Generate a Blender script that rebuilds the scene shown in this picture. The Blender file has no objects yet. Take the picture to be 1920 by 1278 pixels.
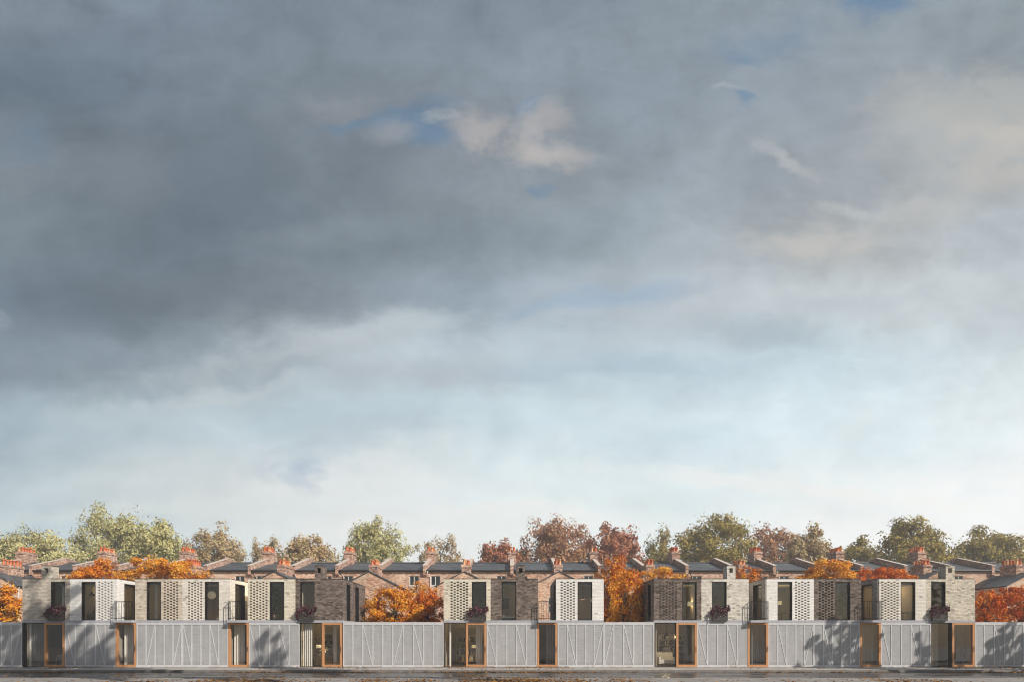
import bpy, math, random
import numpy as np
from mathutils import Vector
R = math.radians
S = bpy.context.scene
DENOISE = True
HAZE = .0014
COL = S.collection
random.seed(7)
rng = np.random.default_rng(11)

# ------------------------------------------------------------------ layout: facade plane y=0, 31 px of the photo = 1 m there
CAM_D, CAM_H, F = 40.0, 1.84, 1240.0
def PX(p): return (p - 960) / 31.0
def PZ(p): return (1250 - p) / 31.0
def at(px, py, y):
    d = CAM_D + y
    return (px - 960) * d / F, (1193 - py) * d / F + CAM_H

# ------------------------------------------------------------------ node helpers
class G:
    def __init__(s, tree): s.t = tree
    def n(s, typ, ins=None, **at_):
        nd = s.t.nodes.new(typ)
        for k, v in at_.items(): setattr(nd, k, v)
        for k, v in (ins or {}).items(): s.put(nd.inputs[k], v)
        return nd
    def put(s, sock, v):
        if isinstance(v, bpy.types.NodeSocket): s.t.links.new(v, sock)
        else: sock.default_value = v
    def m(s, op, a, b=0.0, c=None, clamp=False):
        nd = s.n('ShaderNodeMath', {0: a, 1: b}, operation=op, use_clamp=clamp)
        if c is not None: s.put(nd.inputs[2], c)
        return nd.outputs[0]
    def vm(s, op, a, b=None, scale=None):
        nd = s.n('ShaderNodeVectorMath', {0: a}, operation=op)
        if b is not None: s.put(nd.inputs[1], b)
        if scale is not None: s.put(nd.inputs['Scale'], scale)
        return nd.outputs['Value'] if op in ('LENGTH', 'DOT_PRODUCT') else nd.outputs[0]
    def mix(s, f, a, b, blend='MIX'):
        nd = s.n('ShaderNodeMix', data_type='RGBA', blend_type=blend)
        s.put(nd.inputs[0], f); s.put(nd.inputs[6], a); s.put(nd.inputs[7], b)
        return nd.outputs[2]
    def rng(s, v, a, b, c=0.0, d=1.0, smooth=False):
        nd = s.n('ShaderNodeMapRange', {0: v, 1: a, 2: b, 3: c, 4: d})
        if smooth: nd.interpolation_type = 'SMOOTHSTEP'
        return nd.outputs[0]
    def noise(s, vec, scale, detail=3.0, rough=0.5, dist=0.0, color=False):
        nd = s.n('ShaderNodeTexNoise', {'Scale': scale, 'Detail': detail, 'Roughness': rough, 'Distortion': dist})
        if vec is not None: s.put(nd.inputs['Vector'], vec)
        return nd.outputs[1 if color else 0]
    def xyz(s, x, y, z):
        return s.n('ShaderNodeCombineXYZ', {0: x, 1: y, 2: z}).outputs[0]
    def sep(s, v):
        return s.n('ShaderNodeSeparateXYZ', {0: v}).outputs
    def ramp(s, fac, stops, interp='LINEAR'):
        nd = s.n('ShaderNodeValToRGB', {0: fac}); cr = nd.color_ramp; cr.interpolation = interp
        while len(cr.elements) < len(stops): cr.elements.new(0.5)
        for e, (p, c) in zip(cr.elements, stops):
            e.position = p; e.color = c4(c)
        return nd.outputs[0]
def c4(c): return (c[0], c[1], c[2], 1.0)
def lin(r, g, b):
    f = lambda v: (v/255/12.92) if v/255 <= .04045 else ((v/255+.055)/1.055)**2.4
    return (f(r), f(g), f(b), 1.0)
def material(name):
    m = bpy.data.materials.new(name); m.use_nodes = True
    g = G(m.node_tree); b = m.node_tree.nodes['Principled BSDF']
    return m, g, b
def pos(g): return g.n('ShaderNodeNewGeometry').outputs['Position']
def plain(name, col, rough=0.6, metal=0.0, var=0.12, scale=6.0, spec=0.4):
    m, g, b = material(name)
    t = g.noise(pos(g), scale, 4)
    f = g.rng(t, .25, .75, 1 - var, 1 + var)
    g.put(b.inputs['Base Color'], g.vm('SCALE', c4(col)[:3], scale=f))
    b.inputs['Roughness'].default_value = rough; b.inputs['Metallic'].default_value = metal
    b.inputs['Specular IOR Level'].default_value = spec
    return m

def brick(name, stops, mortar, w=0.20, h=0.084, patch=0.12, joint=.17, pscale=.9, tint=None):
    """running bond laid out in metres; every brick draws its own tone"""
    m, g, b = material(name)
    p = pos(g); x, y, z = g.sep(p)
    u = g.m('DIVIDE', g.m('ADD', x, y), w); v = g.m('DIVIDE', z, h)
    row = g.m('FLOOR', v)
    ro = g.n('ShaderNodeTexWhiteNoise', {'W': row}, noise_dimensions='1D').outputs[0]
    uo = g.m('ADD', u, ro); idx = g.m('FLOOR', uo)
    wn = g.n('ShaderNodeTexWhiteNoise', {'Vector': g.xyz(idx, row, 3.7)}, noise_dimensions='3D').outputs[0]
    col = g.ramp(wn, stops)
    fu = g.m('FRACT', uo); fv = g.m('FRACT', v)
    mm = g.m('MAXIMUM', g.m('LESS_THAN', fu, .05), g.m('LESS_THAN', fv, joint))
    col = g.mix(g.m('MULTIPLY', mm, .8), col, c4(mortar))
    t = g.noise(p, pscale, 5, .6)
    t2 = g.noise(p, 14.0, 3, .6)
    k = g.m('MULTIPLY', g.rng(t, .3, .7, 1 - patch, 1 + patch), g.rng(t2, .3, .7, .92, 1.08))
    col = g.vm('SCALE', col, scale=k)
    if tint is not None:
        col = g.mix(g.rng(g.noise(p, .55, 4, .65), .45, .68, 0, .75), col, c4(tint))
    g.put(b.inputs['Base Color'], col)
    b.inputs['Roughness'].default_value = .85; b.inputs['Specular IOR Level'].default_value = .2
    hgt = g.m('ADD', g.m('MULTIPLY', mm, -1.0), g.m('MULTIPLY', wn, .5))
    bp = g.n('ShaderNodeBump', {'Strength': .35, 'Distance': .012, 'Height': hgt})
    g.put(b.inputs['Normal'], bp.outputs[0])
    return m

def tones(c, lo=.78, hi=1.16, dark=.04, dk=.42):
    f = lambda k: tuple(min(.95, v*k) for v in c)
    return [(0, f(dk)), (dark, f(dk*1.4)), (dark+.02, f(lo)), (.5, f(.97)), (1, f(hi))]

M = {}
M['greige'] = brick('greige_brick', tones((.56, .50, .42), dark=.04), (.33, .305, .27))
M['white'] = brick('white_brick', tones((.885, .86, .82), .93, 1.05, .008, .5), (.58, .56, .52), patch=.05)
M['ivory'] = brick('ivory_brick', tones((.82, .765, .68), .88, 1.08, .015, .4), (.50, .465, .41), patch=.06)
M['sand'] = brick('sand_brick', tones((.66, .575, .465), .8, 1.14, .035, .45), (.37, .33, .28))
M['cream'] = brick('cream_brick', tones((.79, .715, .58), .84, 1.1, .025, .45), (.46, .42, .345), patch=.08)
M['umber'] = brick('umber_brick', tones((.185, .145, .123), .66, 1.5, .07, .32), (.10, .085, .075), patch=.18)
M['stone'] = brick('stone_brick', tones((.73, .68, .60), .8, 1.12, .05, .42), (.42, .39, .345))
M['buff'] = brick('buff_brick', tones((.67, .60, .49), .76, 1.18, .055, .42), (.37, .335, .285))
M['shade_side'] = brick('shaded_side_brick', tones((.37, .355, .345)), (.26, .25, .24))  # left side walls by the balconies: their shade is put into the brick colour
M['terrace'] = brick('terrace_brick', [(0, (.21, .10, .07)), (.15, (.43, .20, .125)), (.55, (.68, .37, .235)), (1, (.86, .62, .46))],
                     (.66, .53, .43), w=.23, h=.078, patch=.34, pscale=.5, tint=(.82, .64, .50))
M['stack'] = brick('stack_brick', [(0, (.16, .08, .07)), (.2, (.30, .16, .12)), (.6, (.55, .32, .22)), (1, (.72, .53, .42))],
                   (.46, .40, .36), w=.23, h=.078, patch=.3, pscale=.8)

def concrete(name, col, ribs):
    m, g, b = material(name)
    p = pos(g); x, y, z = g.sep(p)
    t = g.noise(p, 2.2, 6, .62); st = g.noise(g.xyz(g.m('MULTIPLY', x, 5.0), y, g.m('MULTIPLY', z, .35)), 1.0, 4, .6)
    k = g.m('MULTIPLY', g.rng(t, .3, .7, .93, 1.07), g.rng(st, .3, .72, .90, 1.06))
    if ribs:
        ln = g.noise(g.xyz(g.m('MULTIPLY', x, 1.5), 0.0, g.m('MULTIPLY', z, 26.0)), 1.0, 3, .7)
        k = g.m('MULTIPLY', k, g.rng(ln, .3, .7, .86, 1.12))
        bp = g.n('ShaderNodeBump', {'Strength': .4, 'Distance': .01, 'Height': ln}); g.put(b.inputs['Normal'], bp.outputs[0])
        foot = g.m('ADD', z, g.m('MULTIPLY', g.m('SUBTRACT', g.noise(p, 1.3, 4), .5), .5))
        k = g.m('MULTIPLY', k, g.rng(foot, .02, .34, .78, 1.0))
    g.put(b.inputs['Base Color'], g.vm('SCALE', col, scale=k))
    b.inputs['Roughness'].default_value = .8; b.inputs['Specular IOR Level'].default_value = .25
    return m
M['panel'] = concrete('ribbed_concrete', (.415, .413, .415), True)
M['rib'] = concrete('smooth_concrete', (.60, .60, .612), False)
M['band'] = concrete('band_concrete', (.43, .435, .475), False)
M['dark'] = plain('dark_bronze', (.022, .022, .024), .4, .3)
M['steel'] = plain('black_steel', (.012, .012, .013), .45, .2)
M['planter'] = plain('planter_metal', (.060, .055, .049), .5, .1)
def timber():
    m, g, b = material('oiled_timber')
    p = pos(g); x, y, z = g.sep(p)
    t = g.noise(g.xyz(g.m('MULTIPLY', x, 30.), g.m('MULTIPLY', y, 30.), g.m('MULTIPLY', z, 1.6)), 1.0, 4, .6, .6)
    g.put(b.inputs['Base Color'], g.ramp(t, [(.2, (.42, .19, .08)), (.55, (.57, .285, .13)), (.85, (.65, .36, .18))]))
    b.inputs['Roughness'].default_value = .5; b.inputs['Specular IOR Level'].default_value = .3
    return m
M['timber'] = timber()
def glass(name, k=1.5, tint=.86):
    m, g, b = material(name)
    nt = m.node_tree; nt.nodes.remove(b); out = nt.nodes['Material Output']
    lw = g.n('ShaderNodeLayerWeight', {'Blend': .5}).outputs['Facing']
    fr = g.m('ADD', .09, g.m('MULTIPLY', g.m('POWER', lw, 5.0), .9))
    tr = g.n('ShaderNodeBsdfTransparent', {'Color': (tint, tint*1.0, tint*.99, 1)})
    gl = g.n('ShaderNodeBsdfGlossy', {'Roughness': .0, 'Color': (1, 1, 1, 1)})
    mx = g.n('ShaderNodeMixShader', {0: g.m('MULTIPLY', fr, k, clamp=True)})
    g.put(mx.inputs[1], tr.outputs[0]); g.put(mx.inputs[2], gl.outputs[0]); g.put(out.inputs[0], mx.outputs[0])
    return m
M['glass'] = glass('clear_glass', 1.0, .93)
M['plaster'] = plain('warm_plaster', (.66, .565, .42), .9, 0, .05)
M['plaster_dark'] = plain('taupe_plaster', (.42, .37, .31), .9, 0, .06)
M['ceiling'] = plain('ceiling_paint', (.62, .57, .48), .9, 0, .03)
M['boards'] = plain('floor_boards', (.20, .13, .08), .5, 0, .2)
M['linen'] = plain('linen', (.76, .73, .66), .9, 0, .05)
M['grey_cloth'] = plain('grey_cloth', (.21, .205, .20), .9, 0, .08)
M['tan_cloth'] = plain('tan_cloth', (.42, .36, .27), .9, 0, .08)
M['blackwood'] = plain('black_wood', (.03, .026, .024), .5)
M['shelfwhite'] = plain('shelf_paint', (.42, .39, .34), .6)
M['bookdark'] = plain('dark_cover', (.035, .03, .03), .6, 0, .5)
M['booklight'] = plain('pale_cover', (.50, .45, .38), .7, 0, .3)
M['terracotta'] = plain('terracotta', (.62, .17, .065), .75, 0, .25, 3.0)
M['terracotta_pale'] = plain('buff_terracotta', (.74, .40, .20), .75, 0, .2, 3.0)
M['coping'] = plain('pale_coping', (.62, .53, .46), .85, 0, .2, 2.0)
M['whitepaint'] = plain('white_paint', (.74, .73, .70), .5, 0, .06)
M['darkpane'] = None
def darkglass():
    m, g, b = material('far_window_glass')
    t = g.noise(pos(g), 1.3, 2)
    g.put(b.inputs['Base Color'], g.ramp(t, [(.3, (.012, .016, .018)), (.7, (.05, .065, .07))]))
    b.inputs['Roughness'].default_value = .06
    return m
M['darkpane'] = darkglass()
def slate():
    m, g, b = material('slate')
    p = pos(g); x, y, z = g.sep(p)
    t = g.noise(g.xyz(g.m('MULTIPLY', x, .5), g.m('MULTIPLY', y, 2.6), g.m('MULTIPLY', z, 2.6)), 1.0, 5, .65)
    t2 = g.noise(p, 4.0, 3, .6)
    c = g.ramp(g.m('ADD', g.m('MULTIPLY', t, .75), g.m('MULTIPLY', t2, .25)),
               [(.36, (.024, .026, .030)), (.47, (.058, .062, .070)), (.56, (.115, .122, .135)), (.66, (.18, .165, .15))])
    g.put(b.inputs['Base Color'], c); b.inputs['Roughness'].default_value = .55
    return m
M['slate'] = slate()
M['roofing'] = plain('flat_roofing', (.12, .12, .12), .9)
M['bark'] = plain('bark', (.075, .055, .042), .9, 0, .35, 9.0)
M['bark_pale'] = plain('grey_bark', (.15, .125, .10), .9, 0, .35, 5.0)
M['soil'] = plain('soil', (.05, .035, .025), .95)
M['lampshade'] = None
def lit(name, col, e, base):
    m, g, b = material(name)
    b.inputs['Base Color'].default_value = c4(base)
    b.inputs['Emission Color'].default_value = c4(col); b.inputs['Emission Strength'].default_value = e
    return m
M['lampshade'] = lit('lit_fabric_shade', (1, .80, .42), .42, (.75, .65, .45))
M['globe'] = lit('paper_globe', (1, .78, .5), .16, (.75, .62, .48))
M['rose'] = plain('rose_paint', (.42, .27, .22), .6)

def leafmat(name, cols, clump=.5, trans=.2, noise_scale=.55):
    m, g, b = material(name)
    nt = m.node_tree; nt.nodes.remove(b); out = nt.nodes['Material Output']
    geo = g.n('ShaderNodeNewGeometry')
    r = geo.outputs['Random Per Island']
    t = g.noise(geo.outputs['Position'], noise_scale, 3, .6)
    f = g.m('ADD', g.m('MULTIPLY', r, 1-clump), g.m('MULTIPLY', g.rng(t, .3, .7), clump))
    n_ = len(cols); c = g.ramp(f, [(.08 + .84*i/(n_-1), k) for i, k in enumerate(cols)])
    d = g.n('ShaderNodeBsdfDiffuse', {'Color': c}); tl = g.n('ShaderNodeBsdfTranslucent', {'Color': c})
    mx = g.n('ShaderNodeMixShader', {0: trans}); g.put(mx.inputs[1], d.outputs[0]); g.put(mx.inputs[2], tl.outputs[0])
    g.put(out.inputs[0], mx.outputs[0])
    return m
L = {
 'olive': leafmat('olive_leaves', [(0.210, 0.175, 0.047), (0.333, 0.266, 0.074), (0.473, 0.372, 0.110), (0.645, 0.485, 0.158)]),
 'spring': leafmat('yellow_green_leaves', [(0.321, 0.297, 0.132), (0.489, 0.451, 0.198), (0.675, 0.611, 0.296), (0.681, 0.740, 0.428)]),
 'russet': leafmat('russet_leaves', [(0.310, 0.144, 0.104), (0.472, 0.223, 0.137), (0.564, 0.342, 0.179), (0.689, 0.426, 0.259)]),
 'mixed': leafmat('fading_leaves', [(0.522, 0.297, 0.204), (0.586, 0.406, 0.219), (0.554, 0.468, 0.235), (0.713, 0.515, 0.377)]),
 'red': leafmat('red_brown_leaves', [(0.297, 0.112, 0.075), (0.472, 0.176, 0.107), (0.566, 0.255, 0.140), (0.628, 0.368, 0.214)]),
 'orange': leafmat('orange_leaves', [(.54, .11, .016), (.70, .20, .022), (.82, .32, .04), (.86, .50, .09)]),
 'amber': leafmat('amber_leaves', [(.60, .15, .018), (.78, .29, .03), (.88, .45, .06), (.90, .63, .14)]),
 'scarlet': leafmat('scarlet_leaves', [(.48, .07, .016), (.68, .14, .02), (.80, .24, .035), (.86, .42, .08)]),
 'purple': leafmat('purple_leaves', [(.03, .012, .018), (.09, .03, .045), (.22, .08, .105), (.46, .26, .28)], .1),
 'green': leafmat('house_plant_leaves', [(.02, .035, .012), (.04, .065, .02), (.07, .10, .03)]),
 'litter': leafmat('fallen_leaf_cover', [(.07, .034, .016), (.20, .085, .025), (.36, .16, .035), (.46, .25, .06)], .2, .1),
}

# ------------------------------------------------------------------ mesh builder
class MB:
    def __init__(s): s.v = []; s.f = []; s.mi = []
    def quad(s, a, b, c, d, mi=0):
        i = len(s.v); s.v += [a, b, c, d]; s.f.append((i, i+1, i+2, i+3)); s.mi.append(mi)
    def poly(s, pts, mi=0):
        i = len(s.v); s.v += list(pts); s.f.append(tuple(range(i, i+len(pts)))); s.mi.append(mi)
    def box(s, x0, x1, y0, y1, z0, z1, mi=0, skip=''):
        i = len(s.v)
        s.v += [(x0,y0,z0),(x1,y0,z0),(x1,y1,z0),(x0,y1,z0),(x0,y0,z1),(x1,y0,z1),(x1,y1,z1),(x0,y1,z1)]
        fs = {'b':(0,3,2,1),'t':(4,5,6,7),'f':(0,1,5,4),'r':(1,2,6,5),'k':(2,3,7,6),'l':(3,0,4,7)}
        for k, q in fs.items():
            if k not in skip: s.f.append(tuple(i+j for j in q)); s.mi.append(mi)
    def room(s, x0, x1, y0, y1, z0, z1, skip='f', mats=(0, 1, 2)):
        """inward facing box: wall, ceiling, floor"""
        i = len(s.v)
        s.v += [(x0,y0,z0),(x1,y0,z0),(x1,y1,z0),(x0,y1,z0),(x0,y0,z1),(x1,y0,z1),(x1,y1,z1),(x0,y1,z1)]
        fs = {'b':((0,1,2,3),2),'t':((7,6,5,4),1),'r':((5,6,2,1),0),'k':((6,7,3,2),0),'l':((7,4,0,3),0),'f':((4,5,1,0),0)}
        for k, (q, mi) in fs.items():
            if k not in skip: s.f.append(tuple(i+j for j in q)); s.mi.append(mats[mi])
    def bar(s, a, b, w, d, mi=0):
        """bar in the x-z plane from a to b (x,z), width w, between y=d[0] and d[1]"""
        ax, az = a; bx, bz = b; L_ = math.hypot(bx-ax, bz-az); nx, nz = -(bz-az)/L_*w/2, (bx-ax)/L_*w/2
        p = [(ax+nx, az+nz), (ax-nx, az-nz), (bx-nx, bz-nz), (bx+nx, bz+nz)]
        i = len(s.v); s.v += [(x, d[0], z) for x, z in p] + [(x, d[1], z) for x, z in p]
        for q in ((0,1,2,3),(7,6,5,4),(0,4,5,1),(1,5,6,2),(2,6,7,3),(3,7,4,0)): s.f.append(tuple(i+j for j in q)); s.mi.append(mi)
    def tube(s, pts, rad, n=6, mi=0, cap=True):
        rings = []; N_ = len(pts); pts = [Vector(p) for p in pts]
        for k, p in enumerate(pts):
            d = (pts[min(k+1, N_-1)] - pts[max(k-1, 0)]);
            d = d.normalized() if d.length > 1e-9 else Vector((0,0,1))
            a = d.cross(Vector((0,0,1)) if abs(d.z) < .9 else Vector((1,0,0))).normalized(); b = d.cross(a)
            r = rad[k] if hasattr(rad, '__len__') else rad
            i = len(s.v)
            for j in range(n):
                t = 2*math.pi*j/n; q = p + a*(r*math.cos(t)) + b*(r*math.sin(t)); s.v.append((q.x, q.y, q.z))
            rings.append(i)
        for k in range(N_-1):
            for j in range(n):
                s.f.append((rings[k]+j, rings[k]+(j+1)%n, rings[k+1]+(j+1)%n, rings[k+1]+j)); s.mi.append(mi)
        if cap:
            s.f.append(tuple(rings[0]+j for j in reversed(range(n)))); s.mi.append(mi)
            s.f.append(tuple(rings[-1]+j for j in range(n))); s.mi.append(mi)
    def lathe(s, prof, c, n=12, mi=0):
        i0 = len(s.v)
        for r, z in prof:
            for j in range(n):
                t = 2*math.pi*j/n; s.v.append((c[0]+r*math.cos(t), c[1]+r*math.sin(t), c[2]+z))
        for k in range(len(prof)-1):
            for j in range(n):
                a = i0+k*n; s.f.append((a+j, a+(j+1)%n, a+n+(j+1)%n, a+n+j)); s.mi.append(mi)
    def wall(s, P, u0, u1, v0, v1, th, holes, mi=0, cap=True):
        """slab with openings; P(u,v,w) gives the point, w runs inward; hole = (u0,u1,v0,v1,depth or None)"""
        us = sorted({round(t, 4) for t in [u0, u1] + [h[0] for h in holes] + [h[1] for h in holes] if u0-1e-6 <= t <= u1+1e-6})
        vs = sorted({round(t, 4) for t in [v0, v1] + [h[2] for h in holes] + [h[3] for h in holes] if v0-1e-6 <= t <= v1+1e-6})
        nu, nv = len(us)-1, len(vs)-1
        D = [[0.0]*nv for _ in range(nu)]
        for h in holes:
            for a in range(nu):
                cu = (us[a]+us[a+1])/2
                if h[0] < cu < h[1]:
                    for b in range(nv):
                        if h[2] < (vs[b]+vs[b+1])/2 < h[3]: D[a][b] = th if h[4] is None else h[4]
        for a in range(nu):
            for b in range(nv):
                d = D[a][b]; ua, ub, va, vb = us[a], us[a+1], vs[b], vs[b+1]
                if d < th:
                    s.quad(P(ua,va,d), P(ub,va,d), P(ub,vb,d), P(ua,vb,d), mi)
                    s.quad(P(ub,va,th), P(ua,va,th), P(ua,vb,th), P(ub,vb,th), mi)
                if a+1 < nu and D[a+1][b] != d: s.quad(P(ub,va,d), P(ub,va,D[a+1][b]), P(ub,vb,D[a+1][b]), P(ub,vb,d), mi)
                if b+1 < nv and D[a][b+1] != d: s.quad(P(ua,vb,d), P(ub,vb,d), P(ub,vb,D[a][b+1]), P(ua,vb,D[a][b+1]), mi)
                if b == 0 and d > 0 and h is not None: pass
        for e, (ua) in ((0, us[0]), (nu-1, us[-1])):
            for b in range(nv): s.quad(P(ua,vs[b],D[e][b]), P(ua,vs[b],th), P(ua,vs[b+1],th), P(ua,vs[b+1],D[e][b]), mi)
        for e, va in ((0, vs[0]), (nv-1, vs[-1])):
            for a in range(nu): s.quad(P(us[a],va,D[a][e]), P(us[a+1],va,D[a][e]), P(us[a+1],va,th), P(us[a],va,th), mi)
    def build(s, name, mats, parent=None, smooth=False, fix=True):
        me = bpy.data.meshes.new(name)
        off = world_of(parent)
        vv = [(a-off[0], b-off[1], c-off[2]) for a, b, c in s.v]
        me.from_pydata(vv, [], s.f)
        if not isinstance(mats, (list, tuple)): mats = [mats]
        for m_ in mats: me.materials.append(m_)
        me.polygons.foreach_set('material_index', s.mi)
        if smooth: me.polygons.foreach_set('use_smooth', [True]*len(s.f))
        me.update()
        o = bpy.data.objects.new(name, me); COL.objects.link(o)
        if parent is not None: o.parent = parent
        return o
def world_of(o):
    v = Vector((0, 0, 0))
    while o is not None: v += o.location; o = o.parent
    return v
def thing(name, label, cat, loc, group=None):
    o = bpy.data.objects.new(name, None); COL.objects.link(o); o.location = loc
    o.empty_display_size = .3
    return tag(o, label, cat, group)
def tag(o, label, cat, group=None):
    o['label'] = label; o['category'] = cat
    if group: o['group'] = group
    return o
def solo(mb, name, mats, loc, label, cat, group=None, smooth=False):
    """a thing that is one mesh, origin at its base"""
    mb.v = [(a-loc[0], b-loc[1], c-loc[2]) for a, b, c in mb.v]
    o = mb.build(name, mats, None, smooth); o.location = loc
    return tag(o, label, cat, group)
def struct(mb, name, mats, smooth=False):
    o = mb.build(name, mats, None, smooth); o['kind'] = 'structure'; return o
def leaves(name, C, size, mat, parent, seed, asp=.55, jit=.35, N=None):
    """one small pointed face per leaf at each centre in C (world space)"""
    r = np.random.default_rng(seed); n = len(C)
    d = r.normal(size=(n, 3)); d /= np.linalg.norm(d, axis=1)[:, None]
    if N is None: N = r.normal(size=(n, 3))
    N = N + r.normal(size=(n, 3))*.55; N /= np.linalg.norm(N, axis=1)[:, None]
    d -= N*(d*N).sum(1)[:, None]; d /= np.linalg.norm(d, axis=1)[:, None]; e = np.cross(N, d)
    s_ = size*(1 + jit*r.uniform(-1, 1, n))[:, None]
    off = np.array(world_of(parent)); C = C - off
    nrm = np.cross(d, e)
    V = np.empty((n, 4, 3)); V[:, 0] = C - d*s_*.5; V[:, 1] = C + e*s_*.5*asp + nrm*s_*.08; V[:, 2] = C + d*s_*.5; V[:, 3] = C - e*s_*.5*asp + nrm*s_*.08
    return quadcloud(name, V, mat, parent)
def quadcloud(name, V, mat, parent):
    n = len(V); me = bpy.data.meshes.new(name)
    me.vertices.add(4*n); me.vertices.foreach_set('co', V.astype(np.float32).ravel())
    me.loops.add(4*n); me.loops.foreach_set('vertex_index', np.arange(4*n, dtype=np.int32))
    me.polygons.add(n); me.polygons.foreach_set('loop_start', np.arange(0, 4*n, 4, dtype=np.int32))
    try: me.polygons.foreach_set('loop_total', np.full(n, 4, dtype=np.int32))
    except Exception: pass
    me.materials.append(mat); me.update(calc_edges=True)
    o = bpy.data.objects.new(name, me); COL.objects.link(o)
    if parent is not None: o.parent = parent
    return o

# ------------------------------------------------------------------ ground, road, pavements
def ground_materials():
    m, g, b = material('earth_and_grass')
    p = pos(g); t = g.noise(p, .6, 6, .65)
    g.put(b.inputs['Base Color'], g.ramp(t, [(.3, (.045, .05, .02)), (.55, (.07, .08, .03)), (.75, (.13, .10, .06))]))
    b.inputs['Roughness'].default_value = .95; M['earth'] = m
    m, g, b = material('damp_asphalt')
    p = pos(g); x, y, z = g.sep(p)
    st = g.noise(g.xyz(g.m('MULTIPLY', x, .10), g.m('MULTIPLY', y, .95), 0.0), 1.0, 5, .6, .4)
    gr = g.noise(p, 22.0, 3, .7)
    pt = g.noise(g.xyz(g.m('MULTIPLY', x, .35), g.m('MULTIPLY', y, .9), 4.0), 1.0, 4, .6)
    wet = g.rng(g.m('ADD', g.m('MULTIPLY', st, .65), g.m('MULTIPLY', pt, .35)), .42, .56, 0, 1, True)
    gut = g.rng(g.m('ADD', y, g.m('MULTIPLY', g.m('SUBTRACT', pt, .5), 2.0)), -4.6, -3.7, 0, 1, True)
    wet = g.m('MAXIMUM', wet, gut)
    c = g.mix(wet, g.ramp(gr, [(.3, (.088, .082, .083)), (.7, (.16, .148, .147))]), g.ramp(gr, [(.3, (.018, .018, .020)), (.7, (.036, .035, .037))]))
    g.put(b.inputs['Base Color'], c)
    g.put(b.inputs['Roughness'], g.rng(wet, 0, 1, .55, .14))
    bp = g.n('ShaderNodeBump', {'Strength': .35, 'Distance': .015, 'Height': gr}); g.put(b.inputs['Normal'], bp.outputs[0])
    M['asphalt'] = m
    for nm_, tone in (('slab', (.43, .405, .375)), ('slab_worn', (.32, .295, .27))):
        m, g, b = material('paving_slabs' if nm_ == 'slab' else 'worn_paving_slabs')
        p = pos(g); x, y, z = g.sep(p)
        u = g.m('DIVIDE', g.m('ADD', x, .17), .9); v = g.m('DIVIDE', y, 1.6)
        wn = g.n('ShaderNodeTexWhiteNoise', {'Vector': g.xyz(g.m('FLOOR', u), g.m('FLOOR', v), 1.0)}).outputs[0]
        jt = g.m('MAXIMUM', g.m('LESS_THAN', g.m('FRACT', u), .03), g.m('LESS_THAN', g.m('FRACT', v), .02))
        n1 = g.noise(p, 1.2, 6, .65); n2 = g.noise(p, 18.0, 3, .6)
        k = g.m('MULTIPLY', g.rng(n1, .3, .7, .78, 1.15), g.m('MULTIPLY', g.rng(n2, .3, .7, .88, 1.1), g.rng(wn, 0, 1, .9, 1.08)))
        c = g.vm('SCALE', tone, scale=k)
        c = g.mix(g.m('MULTIPLY', jt, .85), c, (.06, .055, .05, 1))
        g.put(b.inputs['Base Color'], c); b.inputs['Roughness'].default_value = .7
        M[nm_] = m
    M['kerb'] = plain('kerb_granite', (.22, .205, .19), .75, 0, .25, 3.0)
ground_materials()
mb = MB(); mb.quad((-410,-74,-.16), (410,-74,-.16), (410,410,-.16), (-410,410,-.16)); struct(mb, 'ground', M['earth'])
mb = MB(); mb.quad((-120,-10.2,-.12), (120,-10.2,-.12), (120,-3.35,-.12), (-120,-3.35,-.12)); struct(mb, 'road', M['asphalt'])
mb = MB(); mb.box(-120,120,-3.2,.3,-.159,0, skip='b'); struct(mb, 'far_pavement', M['slab'])
mb = MB(); mb.box(-120,120,-3.35,-3.203,-.159,.003, skip='b'); struct(mb, 'kerb', M['kerb'])
mb = MB(); mb.box(-120,120,-70,-10.4,-.159,0, skip='b'); struct(mb, 'near_pavement', M['slab_worn'])
mb = MB(); mb.box(-120,120,-10.397,-10.2,-.159,.003, skip='b'); struct(mb, 'near_kerb', M['kerb'])

# fallen leaves: uncountable litter in gutter, at the wall foot and on the near pavement
def litter():
    r = np.random.default_rng(5); P = []
    def strip(n, y0, y1, z, x0=-32, x1=32, clump=.18, pw=1.0):
        k = 0
        while k < n:
            x = r.uniform(x0, x1, 4000); y = y0 + (y1-y0)*r.uniform(0, 1, 4000)**pw
            d = np.sin(x*.45+1)*.5 + np.sin(x*1.13+y*.4)*.35 + np.sin(x*.19+2.2)*.5 + np.sin(x*2.9)*.2
            keep = r.uniform(0, 1, 4000) < np.clip(clump + d*.5, .02, 1)
            q = np.stack([x, y, np.full(4000, z)], 1)[keep]; P.append(q); k += len(q)
    strip(2600, -3.36, -4.5, -.112, clump=.3, pw=2.2)
    strip(500, -4.2, -10, -.112, clump=.1)
    strip(900, -.01, -.35, .008, clump=.1, pw=1.5)
    strip(220, -.3, -3.2, .008, clump=.1)
    strip(3300, -14.2, -11.7, .008, -23, 23, clump=.16, pw=.85)
    strip(350, -11.4, -10.2, .008, -25, 25, clump=.1)
    C = np.concatenate(P); n = len(C)
    a = r.uniform(0, 2*np.pi, n); s_ = r.uniform(.035, .075, n)
    d = np.stack([np.cos(a), np.sin(a), r.uniform(-.25, .35, n)], 1)*s_[:, None]; e = np.stack([-np.sin(a), np.cos(a), r.uniform(-.3, .5, n)], 1)*s_[:, None]*.7
    V = np.stack([C-d, C+e, C+d, C-e], 1); V[:, :, 2] += .012 + r.uniform(0, .025, n)[:, None]
    o = quadcloud('fallen_leaves', V, L['litter'], None); o['kind'] = 'stuff'
    tag(o, 'orange and brown fallen leaves scattered along gutter and near pavement', 'fallen leaves')
litter()

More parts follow.
